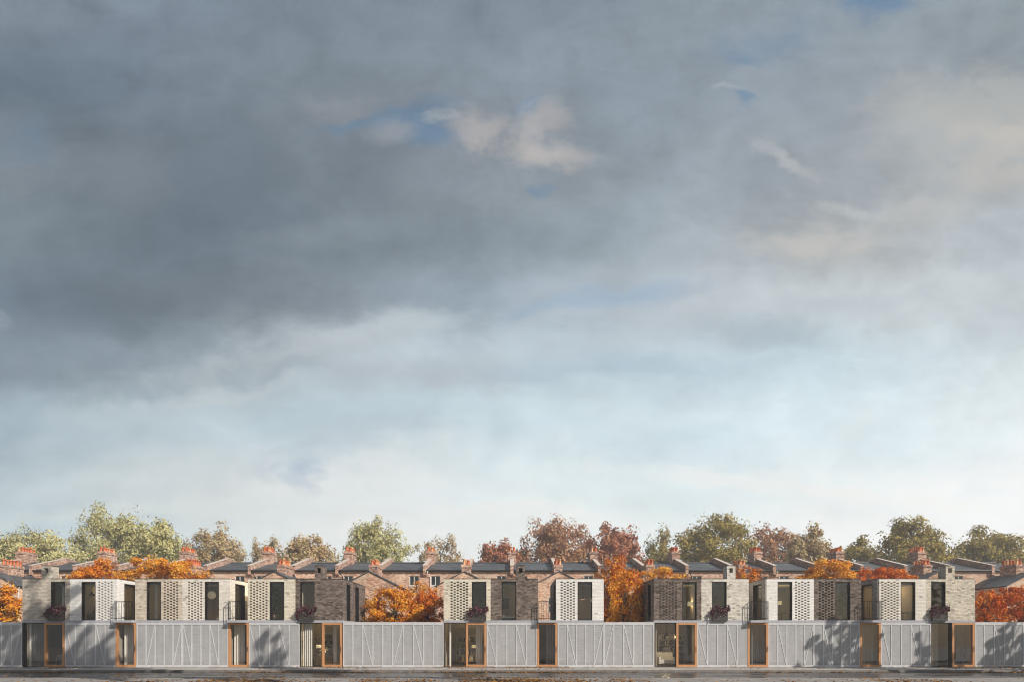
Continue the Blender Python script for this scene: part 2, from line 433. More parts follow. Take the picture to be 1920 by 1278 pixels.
# ------------------------------------------------------------------ the new houses along the street
Z_SL, Z_FL, Z_TOP, DEPTH = 2.70, 2.84, 5.335, 6.1
T = .24
def perforation(x0, x1, n, rows=14, depth=None):
    """offset grid of missing bricks between the two photo columns"""
    hs = []; w = PX(x1) - PX(x0); pitch = w/(n-.26); hw = pitch*.74; top = PZ(1089.3); pz = (PZ(1089.3)-PZ(1162))/(rows+.1)
    for c in range(n):
        for k in range(rows):
            z1 = top - k*pz - (pz*.5 if c % 2 else 0)
            z0 = z1 - pz*.5
            if z0 < Z_FL+.005: z0 = Z_FL+.005
            if z1 - z0 > .02: hs.append((PX(x0)+c*pitch, PX(x0)+c*pitch+hw, z0, z1, depth))
    return hs
def railing(mb, x0, x1, yf, yb):
    zt = 3.95; r = .013
    mb.box(x0, x1, yf-r, yf+r, zt-.02, zt+.02)
    for x in (x0, x1): mb.box(x-r, x+r, yf+r, yb, zt-.02, zt+.02)
    n = max(3, round((x1-x0)/.155))
    for i in range(n+1):
        x = x0 + (x1-x0)*i/n; q = r*1.1 if i in (0, n) else r*.62
        mb.box(x-q, x+q, yf-q+.001, yf+q-.001, Z_FL+.004, zt-.02)
    for x in (x0, x1):
        for i in (1, 2): y = yf+(yb-yf)*i/2.6; mb.box(x-r*.62, x+r*.62, y-r*.62, y+r*.62, Z_FL+.004, zt-.02)
    for x in (x0, x1): mb.box(x-r, x+r, yf+r*1.3, yb, Z_FL+.10, Z_FL+.125)
    mb.box(x0+r, x1-r, yf-r*.7, yf+r*.7, Z_FL+.10, Z_FL+.125)
def window(root, x0, x1, z0, z1, P=None, depth=.17, mull=False):
    """dark metal lining, slim frame and one pane; P maps (u,v,w) so side walls can use it too"""
    P = P or (lambda u, v, w: (u, w, v))
    mb = MB(); t = .03
    def bx(u0, u1, v0, v1, w0, w1):
        c = [P(u, v, w) for w in (w0, w1) for v in (v0, v1) for u in (u0, u1)]
        for q in ((0,1,3,2),(4,6,7,5),(0,4,5,1),(2,3,7,6),(0,2,6,4),(1,5,7,3)): mb.quad(*[c[i] for i in q])
    e = .003
    bx(x0+e, x0+t, z0+e, z1-e, -.004, depth+.06); bx(x1-t, x1-e, z0+e, z1-e, -.004, depth+.06)
    bx(x0+t, x1-t, z1-t, z1-e, -.004, depth+.06); bx(x0+t, x1-t, z0+e, z0+t, -.02, depth+.06)
    f = .03
    bx(x0+t, x0+t+f, z0+t, z1-t, depth-.02, depth+.03); bx(x1-t-f, x1-t, z0+t, z1-t, depth-.02, depth+.03)
    bx(x0+t+f, x1-t-f, z1-t-f, z1-t, depth-.02, depth+.03); bx(x0+t+f, x1-t-f, z0+t, z0+t+f, depth-.02, depth+.03)
    if mull:
        xm = x0 + (x1-x0)*.5; bx(xm-f/2, xm+f/2, z0+t+f, z1-t-f, depth-.015, depth+.025)
    w = mb.build('window', M['dark'], root)
    pb = MB(); pb.quad(P(x0+t+f, z0+t+f, depth), P(x1-t-f, z0+t+f, depth), P(x1-t-f, z1-t-f, depth), P(x0+t+f, z1-t-f, depth))
    pb.build('pane', M['glass'], w)
    return w
def ribbed_wall(root, xa, xb, posts, diags, name='ground_wall', y0=0.0, wide=()):
    """concrete panels between raised smooth ribs and rails"""
    mb = MB(); xa, xb = PX(xa), PX(xb)
    mb.box(xa, xb, y0+.006, y0+.25, 0.0, Z_SL-.004, 0)
    f, k = y0-.014, y0+.005
    mb.box(xa, xb, f, k, Z_SL-.16, Z_SL-.004, 1); mb.box(xa, xb, f, k, .012, .14, 1)
    for p in posts:
        w = .125 if p in wide else .062
        x = PX(p); a, b = max(x-w/2, xa), min(x+w/2, xb)
        mb.box(a, b, f, k, .14, Z_SL-.16, 1)
    for a, b in diags: mb.bar((PX(a), Z_SL-.17), (PX(b), .15), .054, (f+.004, k-.001), 1)
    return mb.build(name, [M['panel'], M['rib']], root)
def timber_door(root, xa, xb, name='timber_door', proud=.03, back=.16):
    xa, xb = PX(xa), PX(xb); z0, z1 = .015, Z_SL-.012; w = .125; mb = MB()
    mb.box(xa, xa+w, -proud, back, z0, z1); mb.box(xb-w, xb, -proud, back, z0, z1)
    mb.box(xa+w, xb-w, -proud, back, z1-w, z1); mb.box(xa+w, xb-w, -proud, back, z0, z0+w*1.15)
    d = mb.build(name, M['timber'], root)
    pb = MB(); pb.quad((xa+w, .06, z0+w*1.15), (xb-w, .06, z0+w*1.15), (xb-w, .06, z1-w), (xa+w, .06, z1-w)); pb.build('pane', M['glass'], d)
    hb = MB(); hb.tube([(xb-w*.5, -proud-.035, .95), (xb-w*.5, -proud-.035, 1.25)], .012, 6)
    hb.box(xb-w*.5-.01, xb-w*.5+.01, -proud-.03, -proud, .98, 1.0); hb.box(xb-w*.5-.01, xb-w*.5+.01, -proud-.03, -proud, 1.2, 1.22)
    hb.build('handle', M['steel'], d)
    return d
def fixed_glazing(root, xa, xb):
    xa, xb = PX(xa), PX(xb); z0, z1 = .012, Z_SL-.012; w = .035; mb = MB()
    mb.box(xa, xa+w, .05, .2, z0, z1); mb.box(xb-w, xb, .05, .2, z0, z1); mb.box(xa+w, xb-w, .05, .2, z1-w, z1); mb.box(xa+w, xb-w, .05, .2, z0, z0+w)
    d = mb.build('glazed_panel', M['dark'], root)
    pb = MB(); pb.quad((xa+w, .12, z0+w), (xb-w, .12, z0+w), (xb-w, .12, z1-w), (xa+w, .12, z1-w)); pb.build('pane', M['glass'], d)
    return d

H = [
 # x0, x1, brick, window, perforation, chimney, side, label
 dict(x=(42,131), m='greige', w=(95.5,122), ch=(78,94.6), side='', lab='grey buff brick house with a chimney at the left end of the row'),
 dict(x=(131,219), m='white', w=(153,179.3), pf=(183.5,211,5), side='R', lab='white brick house between the grey chimney house and the leftmost balcony'),
 dict(x=(253,342), m='sand', w=(275,302), pf=(306.5,334,5), side='', lab='sandy brick house right of the leftmost balcony, window left of its pierced brickwork'),
 dict(x=(342,431), m='ivory', w=(384,410.5), pf=(352,379,5), side='R', lab='ivory brick house with a paper globe lamp in its upper window'),
 dict(x=(464.5,554), m='cream', w=(505.7,533), pf=(468.3,501.5,6), side='', lab='cream brick house with a leafy pot plant in its upper window'),
 dict(x=(554,643), m='umber', w=(563,589.7), ch=(590,606), side='R', lab='dark brown brick house with chimney and yellow lit room, left of the big orange maple'),
 dict(x=(831.8,920), m='cream', w=(884.7,912), pf=(844.5,877.5,6), side='', lab='cream brick house right of the big orange maple, flower box under its window'),
 dict(x=(920,1009), m='umber', w=(940.7,968), ch=(968.3,984.4), side='', lab='dark brown brick house with chimney and white bedding in its upper window'),
 dict(x=(1042.6,1132), m='white', w=(1083,1110.5), pf=(1051,1078,5), side='L', lab='white brick house standing left of the tall narrow orange tree'),
 dict(x=(1226,1315), m='umber', w=(1279,1306.5), pf=(1236,1269,6), side='L', lab='dark brown brick house with blind pierced pattern, right of the tall narrow orange tree'),
 dict(x=(1315,1404), m='stone', w=(1335,1362.5), ch=(1363,1379), side='', lab='pale grey brick house with chimney and flower box next to the blind patterned brown house'),
 dict(x=(1437.3,1526), m='white', w=(1458,1485.5), pf=(1490.7,1518,5), side='L', lab='white brick house adjoining a dark brown house with pierced brickwork'),
 dict(x=(1526,1615), m='umber', w=(1566.5,1594.5), pf=(1535,1562,5), side='', lab='dark brown brick house with open pierced brickwork and a plant in its window'),
 dict(x=(1648.5,1737), m='ivory', w=(1689,1716.4), pf=(1652.5,1685,6), side='L', lab='ivory brick house right of the rightmost balcony'),
 dict(x=(1737,1828), m='buff', w=(1746,1773), ch=(1773.3,1790), side='', lab='buff brick house with chimney at the right end of the row'),
]
ROOT = []
for i, h in enumerate(H):
    x0, x1 = PX(h['x'][0])+.002, PX(h['x'][1])-.002
    root = thing('mews_house', h['lab'], 'house', (x0, 0, 0), 'mews houses along the street'); ROOT.append(root)
    wz0, wz1 = Z_FL+.004, PZ(1090)
    wx = (PX(h['w'][0]), PX(h['w'][1]))
    holes = [(wx[0], wx[1], wz0, wz1, None)]
    if 'pf' in h:
        ph = perforation(*h['pf'])
        if i == 9:
            ph = [(a, b, c, d, None if (a > PX(1262) and k % 14 in (5, 7, 9, 12)) else .055) for k, (a, b, c, d, _) in enumerate(ph)]
        holes += ph
    mb = MB()
    mb.wall(lambda u, v, w: (u, w, v), x0, x1, Z_FL, Z_TOP, T, holes)
    sideholes = {'R': [], 'L': []}
    if i in (5, 9): sideholes[h['side']] = [(.9, 1.84, wz0, wz1-.05, None), (3.16, 4.16, wz0, wz1-.05, None)]
    elif h['side']: sideholes[h['side']] = [(.78, 2.25, wz0, wz1-.05, None)]
    PR = lambda u, v, w: (x1-w, u, v)
    PL = lambda u, v, w: (x0+w, u, v)
    mb.wall(PR, T, DEPTH, Z_FL, Z_TOP, T, sideholes['R'])
    shade_side = i in (8, 11, 13)  # pale houses whose left wall takes the shade-toned brick
    mb.wall(PL, T, DEPTH, Z_FL, Z_TOP, T, sideholes['L'], 1 if shade_side else 0)
    mb.wall(lambda u, v, w: (u, DEPTH-w, v), x0+T, x1-T, Z_FL, Z_TOP, T, [])
    mb.build('brick_wall', [M[h['m']], M['shade_side']] if shade_side else M[h['m']], root)
    mb = MB(); mb.box(x0+T, x1-T, T, DEPTH-T, Z_TOP-.30, Z_TOP-.12); mb.build('flat_roof', M['roofing'], root)
    # metal coping around the parapet, stopping at the chimney
    mb = MB(); e = .012; zt = Z_TOP+.035
    segs = [(x0, x1)]
    if 'ch' in h:
        cx0, cx1 = PX(h['ch'][0]), PX(h['ch'][1]); segs = [(x0, cx0-.002), (cx1+.002, x1)]
    for a, b in segs: mb.box(a, b, -e, T+e, Z_TOP, zt)
    eR = e if h['side'] == 'R' else 0; eL = e if h['side'] == 'L' else 0
    mb.box(x0-eL, x0+T, T+e, DEPTH, Z_TOP, zt); mb.box(x1-T, x1+eR, T+e, DEPTH, Z_TOP, zt); mb.box(x0+T, x1-T, DEPTH-T, DEPTH, Z_TOP, zt)
    mb.build('coping', M['dark'], root)
    if 'ch' in h:
        zc = PZ(1060.2); mb = MB(); cd = .75
        hx = (cx0+.15, cx1-.15)
        mb.wall(lambda u, v, w: (u, w-.003, v), cx0, cx1, Z_TOP, zc, cd, [(hx[0], hx[1], zc-.42, zc-.13, .5)])
        c = mb.build('chimney', M[h['m']], root)
        cb = MB(); cb.box(cx0-.012, cx1+.012, -.015, cd+.012, zc, zc+.035); cb.build('chimney_cap', M['dark'], c)
    # floor band
    bx0 = x0
    mb = MB(); mb.box(x0, x1, -.014, .32, Z_SL, Z_FL-.003); mb.box(x0, x1, .322, DEPTH, Z_SL, Z_FL-.003); mb.build('floor_band', M['band'], root)
    window(root, wx[0], wx[1], wz0, wz1, mull=False)
    for s_ in 'RL':
        for (a, b, c, d, _) in sideholes[s_]:
            wd = window(root, a, b, c, d, PR if s_ == 'R' else PL, mull=False)
    # upstairs room lining
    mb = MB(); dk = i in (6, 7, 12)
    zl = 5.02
    sk = 'f' + (h['side'].lower() if h['side'] else '')
    mb.room(x0+T+.02, x1-T-.02, T+.02, 3.6, Z_FL+.01, zl, sk)
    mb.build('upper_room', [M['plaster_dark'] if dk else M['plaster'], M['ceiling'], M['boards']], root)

# ground floor: panels, doors, glazing, rooms
TL = lambda a, b: (a, b)     # diagonal from the top at a to the foot at b
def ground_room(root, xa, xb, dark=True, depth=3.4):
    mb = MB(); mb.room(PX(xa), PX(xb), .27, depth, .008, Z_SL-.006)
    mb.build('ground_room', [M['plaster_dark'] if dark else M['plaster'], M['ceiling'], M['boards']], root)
def roof_over(root, xa, xb):
    pass
r = ROOT
fixed_glazing(r[0], 45.3, 82.8); timber_door(r[0], 83.2, 121.3); ground_room(r[0], 45, 121.5)
jb = MB(); jb.box(PX(42), PX(45), -.012, .25, 0, Z_SL-.004); jb.build('door_post', M['dark'], r[0])
ribbed_wall(r[1], 121.6, 216.8, [122.8,141,160,179,197,216], [TL(123.5,140), TL(180,196)])
timber_door(r[1], 217, 255.2); ground_room(r[1], 217.2, 255)
ribbed_wall(r[2], 255.5, 341.4, [257,273.6,290.5,307.6,324,340.4], [TL(290,274.5), TL(340,325)])
ribbed_wall(r[3], 341.4, 428, [342.4,359.4,376.5,393.4,410,427], [TL(343.5,359), TL(394,409.5)])
timber_door(r[3], 428.2, 466.6); ground_room(r[3], 428.4, 466.4)
ribbed_wall(r[4], 467, 561.6, [468,486,505,523,542,560.6], [TL(468.5,485.5), TL(523.5,541.5)])
fixed_glazing(r[5], 562.2, 603.2); timber_door(r[5], 603.6, 641.5); ground_room(r[5], 562, 641.7, False)
fixed_glazing(r[6], 832.6, 873.2); timber_door(r[6], 873.5, 912); ground_room(r[6], 832.4, 912.2)
ribbed_wall(r[7], 912.4, 1006.6, [913.4,931.4,950,968,986.7,1005.6], [TL(914,931), TL(968.5,986.2)])
timber_door(r[8], 1007, 1045); ground_room(r[8], 1007.2, 1044.8)
ribbed_wall(r[8], 1045.4, 1131.9, [1046.5,1063.4,1080.4,1097,1113.8,1131], [TL(1064,1080), TL(1131,1114.5)])
fixed_glazing(r[9], 1227, 1267.6); timber_door(r[9], 1268, 1306.6); ground_room(r[9], 1226.8, 1306.8)
jb = MB(); jb.box(PX(1226)+.002, PX(1226.9), -.012, .25, 0, Z_SL-.004); jb.build('door_post', M['rib'], r[9])
ribbed_wall(r[10], 1307, 1401.3, [1308,1326.6,1345,1363.7,1382,1400.4], [TL(1308.5,1326), TL(1364,1381.5)])
timber_door(r[11], 1401.6, 1440.2); ground_room(r[11], 1401.8, 1440)
ribbed_wall(r[11], 1440.5, 1525.7, [1441.5,1458,1475,1492,1508.4,1524.7], [TL(1458.5,1474.5), TL(1524.5,1509)])
ribbed_wall(r[12], 1525.8, 1612, [1526.8,1544,1561,1577.7,1594.6,1611], [TL(1544.5,1560.5), TL(1610.5,1595)])
timber_door(r[13], 1612.3, 1651.2); ground_room(r[13], 1612.5, 1651)
ribbed_wall(r[13], 1651.5, 1745.6, [1652.6,1671,1689.7,1708,1726,1744.6], [TL(1653.5,1670), TL(1708.5,1725.5)])
fixed_glazing(r[14], 1746, 1783); timber_door(r[14], 1785, 1827); ground_room(r[14], 1745.9, 1827.2)
jb = MB(); jb.box(PX(1783)+.002, PX(1785)-.002, .0, .2, 0, Z_SL-.012); jb.build('door_post', M['dark'], r[14])

def garden_wall(xa, xb, posts, diags, label):
    root = thing('garden_wall', label, 'wall', (PX(xa), 0, 0), 'ribbed concrete garden walls')
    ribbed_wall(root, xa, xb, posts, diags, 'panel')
    mb = MB(); mb.box(PX(xa), PX(xb), -.02, .26, Z_SL-.002, Z_SL+.03); mb.build('coping', M['rib'], root)
garden_wall(-160, 41.8, [-145,-128,-110,-92,-73,-54,-35,-16,3,22,40.8], [TL(40,23), TL(21.5,5), TL(-16,-34), TL(-73,-91)], 'ribbed grey concrete garden wall at the left edge, dappled with tree shadow')
garden_wall(643.2, 831.6, [644.2,661.5,680,699,717.5,736,756,775,793.5,812,830.6], [TL(681,698), TL(755.5,738), TL(775.5,793)], 'sunlit ribbed concrete garden wall in front of the big orange maple')
garden_wall(1132.1, 1225.9, [1133.1,1150.6,1169,1188,1206.5,1224.8], [TL(1150,1134), TL(1170,1187.5)], 'ribbed concrete garden wall below the tall narrow orange tree')
garden_wall(1828.2, 2080, [1829.2,1845,1864,1883,1901,1919,1937,1956,1974,1993,2011,2030,2050,2070], [TL(1864.5,1882.5), TL(1937.5,1955), TL(1993,2010)], 'ribbed concrete garden wall in tree shade below the red maples at the right edge')

# balconies in the gaps (slab projects over the timber doors)
for k, (a, b, own, lab) in enumerate([(219,253,1,'l'), (431,464.5,3,''), (1009,1042.6,8,''), (1404,1437.3,11,''), (1615,1648.5,13,'')]):
    root = r[own]
    mb = MB(); xa, xb = PX(a)+.001, PX(b)-.001
    mb.box(xa, xb, -.36, 5.0, Z_SL-.0, Z_FL-.003)
    bal = mb.build('balcony', M['band'], root)
    rb = MB(); railing(rb, xa+.03, xb-.03, -.33, -.012); rb.build('railing', M['steel'], bal)

# flower boxes
fb_labels = ['dark flower box with purple blooms on the grey buff chimney house', 'flower box hanging on the brown brick house below the yellow lit window',
             'flower box on the cream brick house right of the big orange maple', 'flower box on the pale grey brick house with chimney, dark mauve blooms',
             'flower box with trailing dark leaves on the buff house at the right end']
for k, (a, b) in enumerate([(92.5,120), (562,589.5), (883,911.5), (1335.5,1363), (1746,1774)]):
    x0, x1 = PX(a), PX(b); z0, z1 = PZ(1163.5), PZ(1147.5)
    root = thing('flower_box', fb_labels[k], 'planter', ((x0+x1)/2, -.09, z0), 'flower boxes under the upper windows')
    mb = MB(); t = .02; y0, y1 = -.16, -.015
    mb.box(x0, x1, y0, y0+t, z0, z1); mb.box(x0, x1, y1-t, y1, z0, z1); mb.box(x0, x0+t, y0+t, y1-t, z0, z1); mb.box(x1-t, x1, y0+t, y1-t, z0, z1)
    mb.box(x0+t, x1-t, y0+t, y1-t, z0, z0+t); mb.box(x0+t, x1-t, y0+t, y1-t, z1-.10, z1-.06, 1)
    mb.build('box', [M['planter'], M['soil']], root)
    q = np.random.default_rng(60+k); n = 1500
    C = np.stack([q.uniform(x0-.10, x1+.14, n), q.uniform(y0-.06, y1, n), z1 + .02 + np.abs(q.normal(0, .13, n))], 1)
    C[:, 2] += .08*np.sin(C[:, 0]*9+k)
    n2 = 260; D = np.stack([np.where(q.uniform(0, 1, n2) < .6, x0 - np.abs(q.normal(0, .10, n2)), q.uniform(x0, x1, n2)), q.uniform(y0-.10, y0+.02, n2), z1 - np.abs(q.normal(0, .16, n2))], 1)
    leaves('flowers', np.concatenate([C, D]), .085, L['purple'], root, 90+k, .6)

# ------------------------------------------------------------------ furnishings seen through the glass
def curtain(x0, x1, y, z0, z1, mat, label, amp=.035, per=.13):
    n = max(10, int((x1-x0)/per*8)); mb = MB()
    pts = [(x0+(x1-x0)*i/n, y + amp*math.sin((x0+(x1-x0)*i/n)/per*2*math.pi + .6*math.sin(i*.37))) for i in range(n+1)]
    for s_, fl in ((0, 0), (.012, 1)):
        for i in range(n):
            a, b = pts[i], pts[i+1]
            q = [(a[0], a[1]+s_, z0), (b[0], b[1]+s_, z0), (b[0], b[1]+s_, z1), (a[0], a[1]+s_, z1)]
            mb.quad(*(q if not fl else q[::-1]))
    return solo(mb, 'curtain', mat, ((x0+x1)/2, y, z0), label, 'curtain', 'curtains behind the glass', True)
zc = Z_SL-.04
def cpx(a, b, mat, label, y=.42, z0=.03, z1=None, **k): return curtain(PX(a), PX(b), y, z0, z1 or zc, mat, label, **k)
cpx(52, 80, M['grey_cloth'], 'grey curtain behind the glass panel at the left end of the row', per=.11)
cpx(47, 50, M['linen'], 'narrow pale curtain edge by the left end glass panel', y=.36)
cpx(222, 241, M['linen'], 'white curtain behind the timber door under the leftmost balcony', y=.55, per=.16, amp=.05)
cpx(432, 452, M['linen'], 'white curtain behind the timber door next to the ivory brick house', y=.55, per=.16, amp=.05)
cpx(564, 583, M['linen'], 'full white curtain at the left of the dining room glass', per=.12, amp=.05)
cpx(620, 627, M['linen'], 'slim white curtain inside the dining room timber door', y=.6)
cpx(840.5, 844.5, M['linen'], 'slim pale curtain inside the dark glass right of the orange maple', y=.5)
cpx(892, 903, M['linen'], 'white curtain inside the timber door under the cream house flower box', y=.55)
cpx(1024, 1041, M['grey_cloth'], 'grey curtain in the right half of the timber door below the middle balcony', y=.5, per=.16)
cpx(1229, 1234, M['tan_cloth'], 'tan curtain edge beside the room with the white sofa', y=.45)
cpx(1287, 1302, M['grey_cloth'], 'sheer grey curtain inside the timber door near the white sofa', y=.6, per=.1)
cpx(1412, 1437, M['grey_cloth'], 'grey pleated curtain filling the timber door left of the shaded wall panels', y=.45, per=.14)
cpx(1616, 1648, M['tan_cloth'], 'tan pleated curtain filling the timber door under the rightmost balcony', y=.55, per=.12)
cpx(1748, 1770, M['tan_cloth'], 'tan curtain behind the glass panel of the right end house', y=.6, per=.12)
cpx(1790, 1822, M['grey_cloth'], 'grey curtain behind the right end timber door', y=.6, per=.12)
UZ0, UZ1 = Z_FL+.02, 5.0
curtain(PX(101), PX(109), .75, UZ0, UZ1, M['linen'], 'sunlit white curtain in the upper window of the left end house')
curtain(PX(281), PX(286), .6, UZ0, UZ1, M['linen'], 'narrow white curtain in the upper window beside sandy pierced brickwork')
curtain(PX(1584), PX(1590), 1.0, UZ0, UZ1, M['linen'], 'narrow white curtain behind the plant in the brown house window')

def bulb_at(x, y, z, p):
    l = bpy.data.lights.new('lamp_bulb', 'POINT'); l.energy = p; l.color = (1, .74, .40); l.shadow_soft_size = .05
    o = bpy.data.objects.new('lamp_bulb', l); COL.objects.link(o); o.location = (x, y, z)
def pendant(px, py, y, room_top, label, rad=.17, mat='steel', globe=False, bulb=0):
    x, z = at(px, py, y); loc = (x, y, room_top)
    root = thing('pendant_lamp', label, 'lamp', loc, 'pendant lamps')
    mb = MB(); mb.tube([(x, y, room_top), (x, y, z+(rad if globe else .12))], .008, 5); mb.lathe([(0, 0), (.04, 0), (.04, -.02), (0, -.02)], (x, y, room_top), 8); mb.build('cord', M['steel'], root)
    mb = MB()
    if globe: mb.lathe([(max(.001, rad*math.sin(t*math.pi/10)), rad*math.cos(t*math.pi/10)) for t in range(11)], (x, y, z), 14)
    else: mb.lathe([(.001, .14), (.045, .14), (.05, .05), (rad*.75, -.02), (rad, -.08), (rad*.92, -.08), (.04, .0)], (x, y, z), 14)
    mb.build('lamp_shade', M[mat], root, True)
    if bulb: bulb_at(x, y, z-.12, bulb)
pendant(172, 1113, 1.6, UZ1, 'black dome pendant lamp in the white house upper window', .26)
pendant(397, 1115, 1.2, UZ1, 'round paper globe lamp in the ivory house upper window', .25, 'globe', True, bulb=0)
pendant(569, 1112, 1.0, UZ1, 'black pendant lamp against the yellow lit wall of the brown house', .18, bulb=44)
pendant(1093, 1121, 1.3, UZ1, 'dusky pink dome pendant lamp in the white house window', .22, 'rose', bulb=9)
pendant(1249.5, 1189, 1.2, Z_SL-.01, 'black pendant lamp hanging above the white sofa', .19, bulb=30)

def added_fill_lamp(px, y, zt, p, label):  # hidden ceiling lamps added to give the rooms a warm tone
    x = PX(px)*(CAM_D+y)/CAM_D; root = thing('added_fill_lamp', label, 'lamp', (x, y, zt), 'added fill lamps')
    mb = MB(); mb.lathe([(.16, 0), (.16, -.03), (.15, -.03)], (x, y, zt), 14); mb.build('rim', M['steel'], root)
    mb = MB(); mb.lathe([(.149, -.03), (.12, -.06), (.06, -.075), (.001, -.08)], (x, y, zt), 14); mb.build('added_lamp_diffuser', M['lampshade'], root, True)
    bulb_at(x, y, zt-.2, p)
added_fill_lamp(1384, 1.9, UZ1, 17, 'added fill lamp in the pale grey house upper room')
added_fill_lamp(1669, 2.0, UZ1, 13, 'added fill lamp in the ivory house room by the rightmost balcony')
added_fill_lamp(1796, 1.9, UZ1, 13, 'added fill lamp in the buff right end house upper room')
added_fill_lamp(988, 2.2, UZ1, 9, 'added fill lamp in the dark brown room with the bed')
added_fill_lamp(486, 2.2, UZ1, 14, 'added fill lamp behind the leafy pot plant')
added_fill_lamp(198, 2.4, UZ1, 5, 'added fill lamp behind the black dome pendant')
added_fill_lamp(365, 2.4, UZ1, 7, 'added fill lamp behind the paper globe')
def shade_lamp(px, py, y, z_floor, label, w=.24, h=.16, arch=None, power=26):
    x, z = at(px, py, y); root = thing('floor_lamp', label, 'lamp', (x, y, z_floor), 'lamps with fabric shades')
    mb = MB(); mb.lathe([(.001, 0), (.13, 0), (.13, .02), (.001, .025)], (x, y, z_floor), 10)
    if arch: mb.tube([(x, y, z_floor), (x-arch, y, z_floor+.9), (x-arch, y, z+.35), (x-arch*.6, y, z+.5), (x, y, z+h/2)], .014, 6)
    else: mb.tube([(x, y, z_floor), (x, y, z)], .014, 6)
    mb.build('stand', M['steel'], root)
    bulb_at(x, y, z, power)
    mb = MB(); mb.lathe([(w*.9, h/2), (w, -h/2), (w*.96, -h/2), (w*.86, h/2), (w*.9, h/2)], (x, y, z), 14); mb.build('lamp_shade', M['lampshade'], root, True)
shade_lamp(600, 1211, 1.3, .01, 'arched floor lamp with glowing cream shade in the dining room', .26, .2, .5)
shade_lamp(890, 1211, 1.5, .01, 'glowing cream lamp shade behind the timber door of the cream house', .2, .18, power=48)
shade_lamp(1296, 1131, 1.1, UZ0, 'cream drum lamp before the bookshelf in the brown house upper window', .24, .26, power=13)
shade_lamp(1461, 1129, 1.2, UZ0, 'pale lamp at the left of the white house upper window', .17, .2)

def bookcase(xa, xb, y, z0, rows, rh, label, blab, seed):
    x0, x1 = PX(xa)*(CAM_D+y)/CAM_D, PX(xb)*(CAM_D+y)/CAM_D
    mb = MB(); t = .03; z1 = z0+rows*rh
    mb.box(x0, x0+t, y, y+.28, z0, z1); mb.box(x1-t, x1, y, y+.28, z0, z1)
    for k in range(rows+1): mb.box(x0+t, x1-t, y, y+.28, z0+k*rh-(t if k else 0), z0+k*rh+(0 if k else t))
    mb.box(x0+t, x1-t, y+.26, y+.28, z0+t, z1-t)
    solo(mb, 'bookshelf', M['shelfwhite'], ((x0+x1)/2, y+.14, z0), label, 'bookshelf', 'bookshelves indoors')
    q = random.Random(seed)
    for k in range(rows):
        x = x0+t+.02
        while x < x1-t-.14:
            if q.random() < .3: x += q.uniform(.1, .28); continue
            w = q.uniform(.05, .12); hh = q.uniform(.5, .82)*rh
            if x+w > x1-t-.01: break
            b = MB(); b.box(x, x+w*.15, y+.03, y+.24, z0+k*rh+.031, z0+k*rh+.031+hh); b.box(x+w*.15, x+w*.85, y+.03, y+.235, z0+k*rh+.035, z0+k*rh+.025+hh); b.box(x+w*.85, x+w, y+.03, y+.24, z0+k*rh+.031, z0+k*rh+.031+hh)
            solo(b, 'book', M['bookdark'] if q.random() < .7 else M['booklight'], (x+w/2, y+.13, z0+k*rh+.03), blab, 'book', 'books on the indoor shelves')
            x += w+.004
bookcase(606, 625, 2.6, .6, 4, .36, 'white bookshelf at the back of the dining room', 'book on the shelves at the back of the dining room', 1)
bookcase(856, 893, 2.6, .25, 4, .42, 'wide bookshelf behind the glass right of the orange maple', 'book on the shelves behind the cream house door', 2)
bookcase(1234, 1290, 2.9, .55, 4, .37, 'wide bookshelf behind the white sofa', 'book on the shelves behind the white sofa', 3)
bookcase(1280, 1305, 2.4, UZ0, 4, .40, 'bookshelf in the upper window of the brown house with blind brick pattern', 'book on the upper shelves behind the drum lamp', 4)
bookcase(1692, 1716, 2.4, UZ0+.7, 2, .40, 'wall shelf in the upper window of the ivory house by the rightmost balcony', 'book on the wall shelf of the ivory house', 5)
bookcase(886, 911, 2.4, UZ0+.7, 2, .40, 'dim bookshelf in the upper window above the cream house flower box', 'book on the dim shelf above the cream house flower box', 6)

def pot_plant(px, y, zf, h, label, seed):
    x = PX(px)*(CAM_D+y)/CAM_D
    root = thing('potted_plant', label, 'plant', (x, y, zf), 'indoor pot plants')
    mb = MB(); mb.lathe([(.001, 0), (.13, 0), (.18, .32), (.16, .32), (.15, .28), (.001, .28)], (x, y, zf), 12); mb.build('pot', M['rose'], root, True)
    mb = MB(); mb.tube([(x, y, zf+.28), (x+.03, y, zf+h*.5), (x, y, zf+h*.8)], [.02, .015, .008], 5); mb.build('stem', M['bark'], root)
    q = np.random.default_rng(seed); n = 420
    C = np.stack([x + q.normal(0, .19, n), y + q.normal(0, .15, n), zf + h*.68 + q.normal(0, .26, n)], 1); leaves('leaves', C, .13, L['green'], root, seed, .5)
pot_plant(517, .75, UZ0, 1.75, 'leafy green pot plant in the cream house upper window', 31)
pot_plant(1574, .7, UZ0, 1.6, 'green pot plant at the left of the brown house upper window', 32)

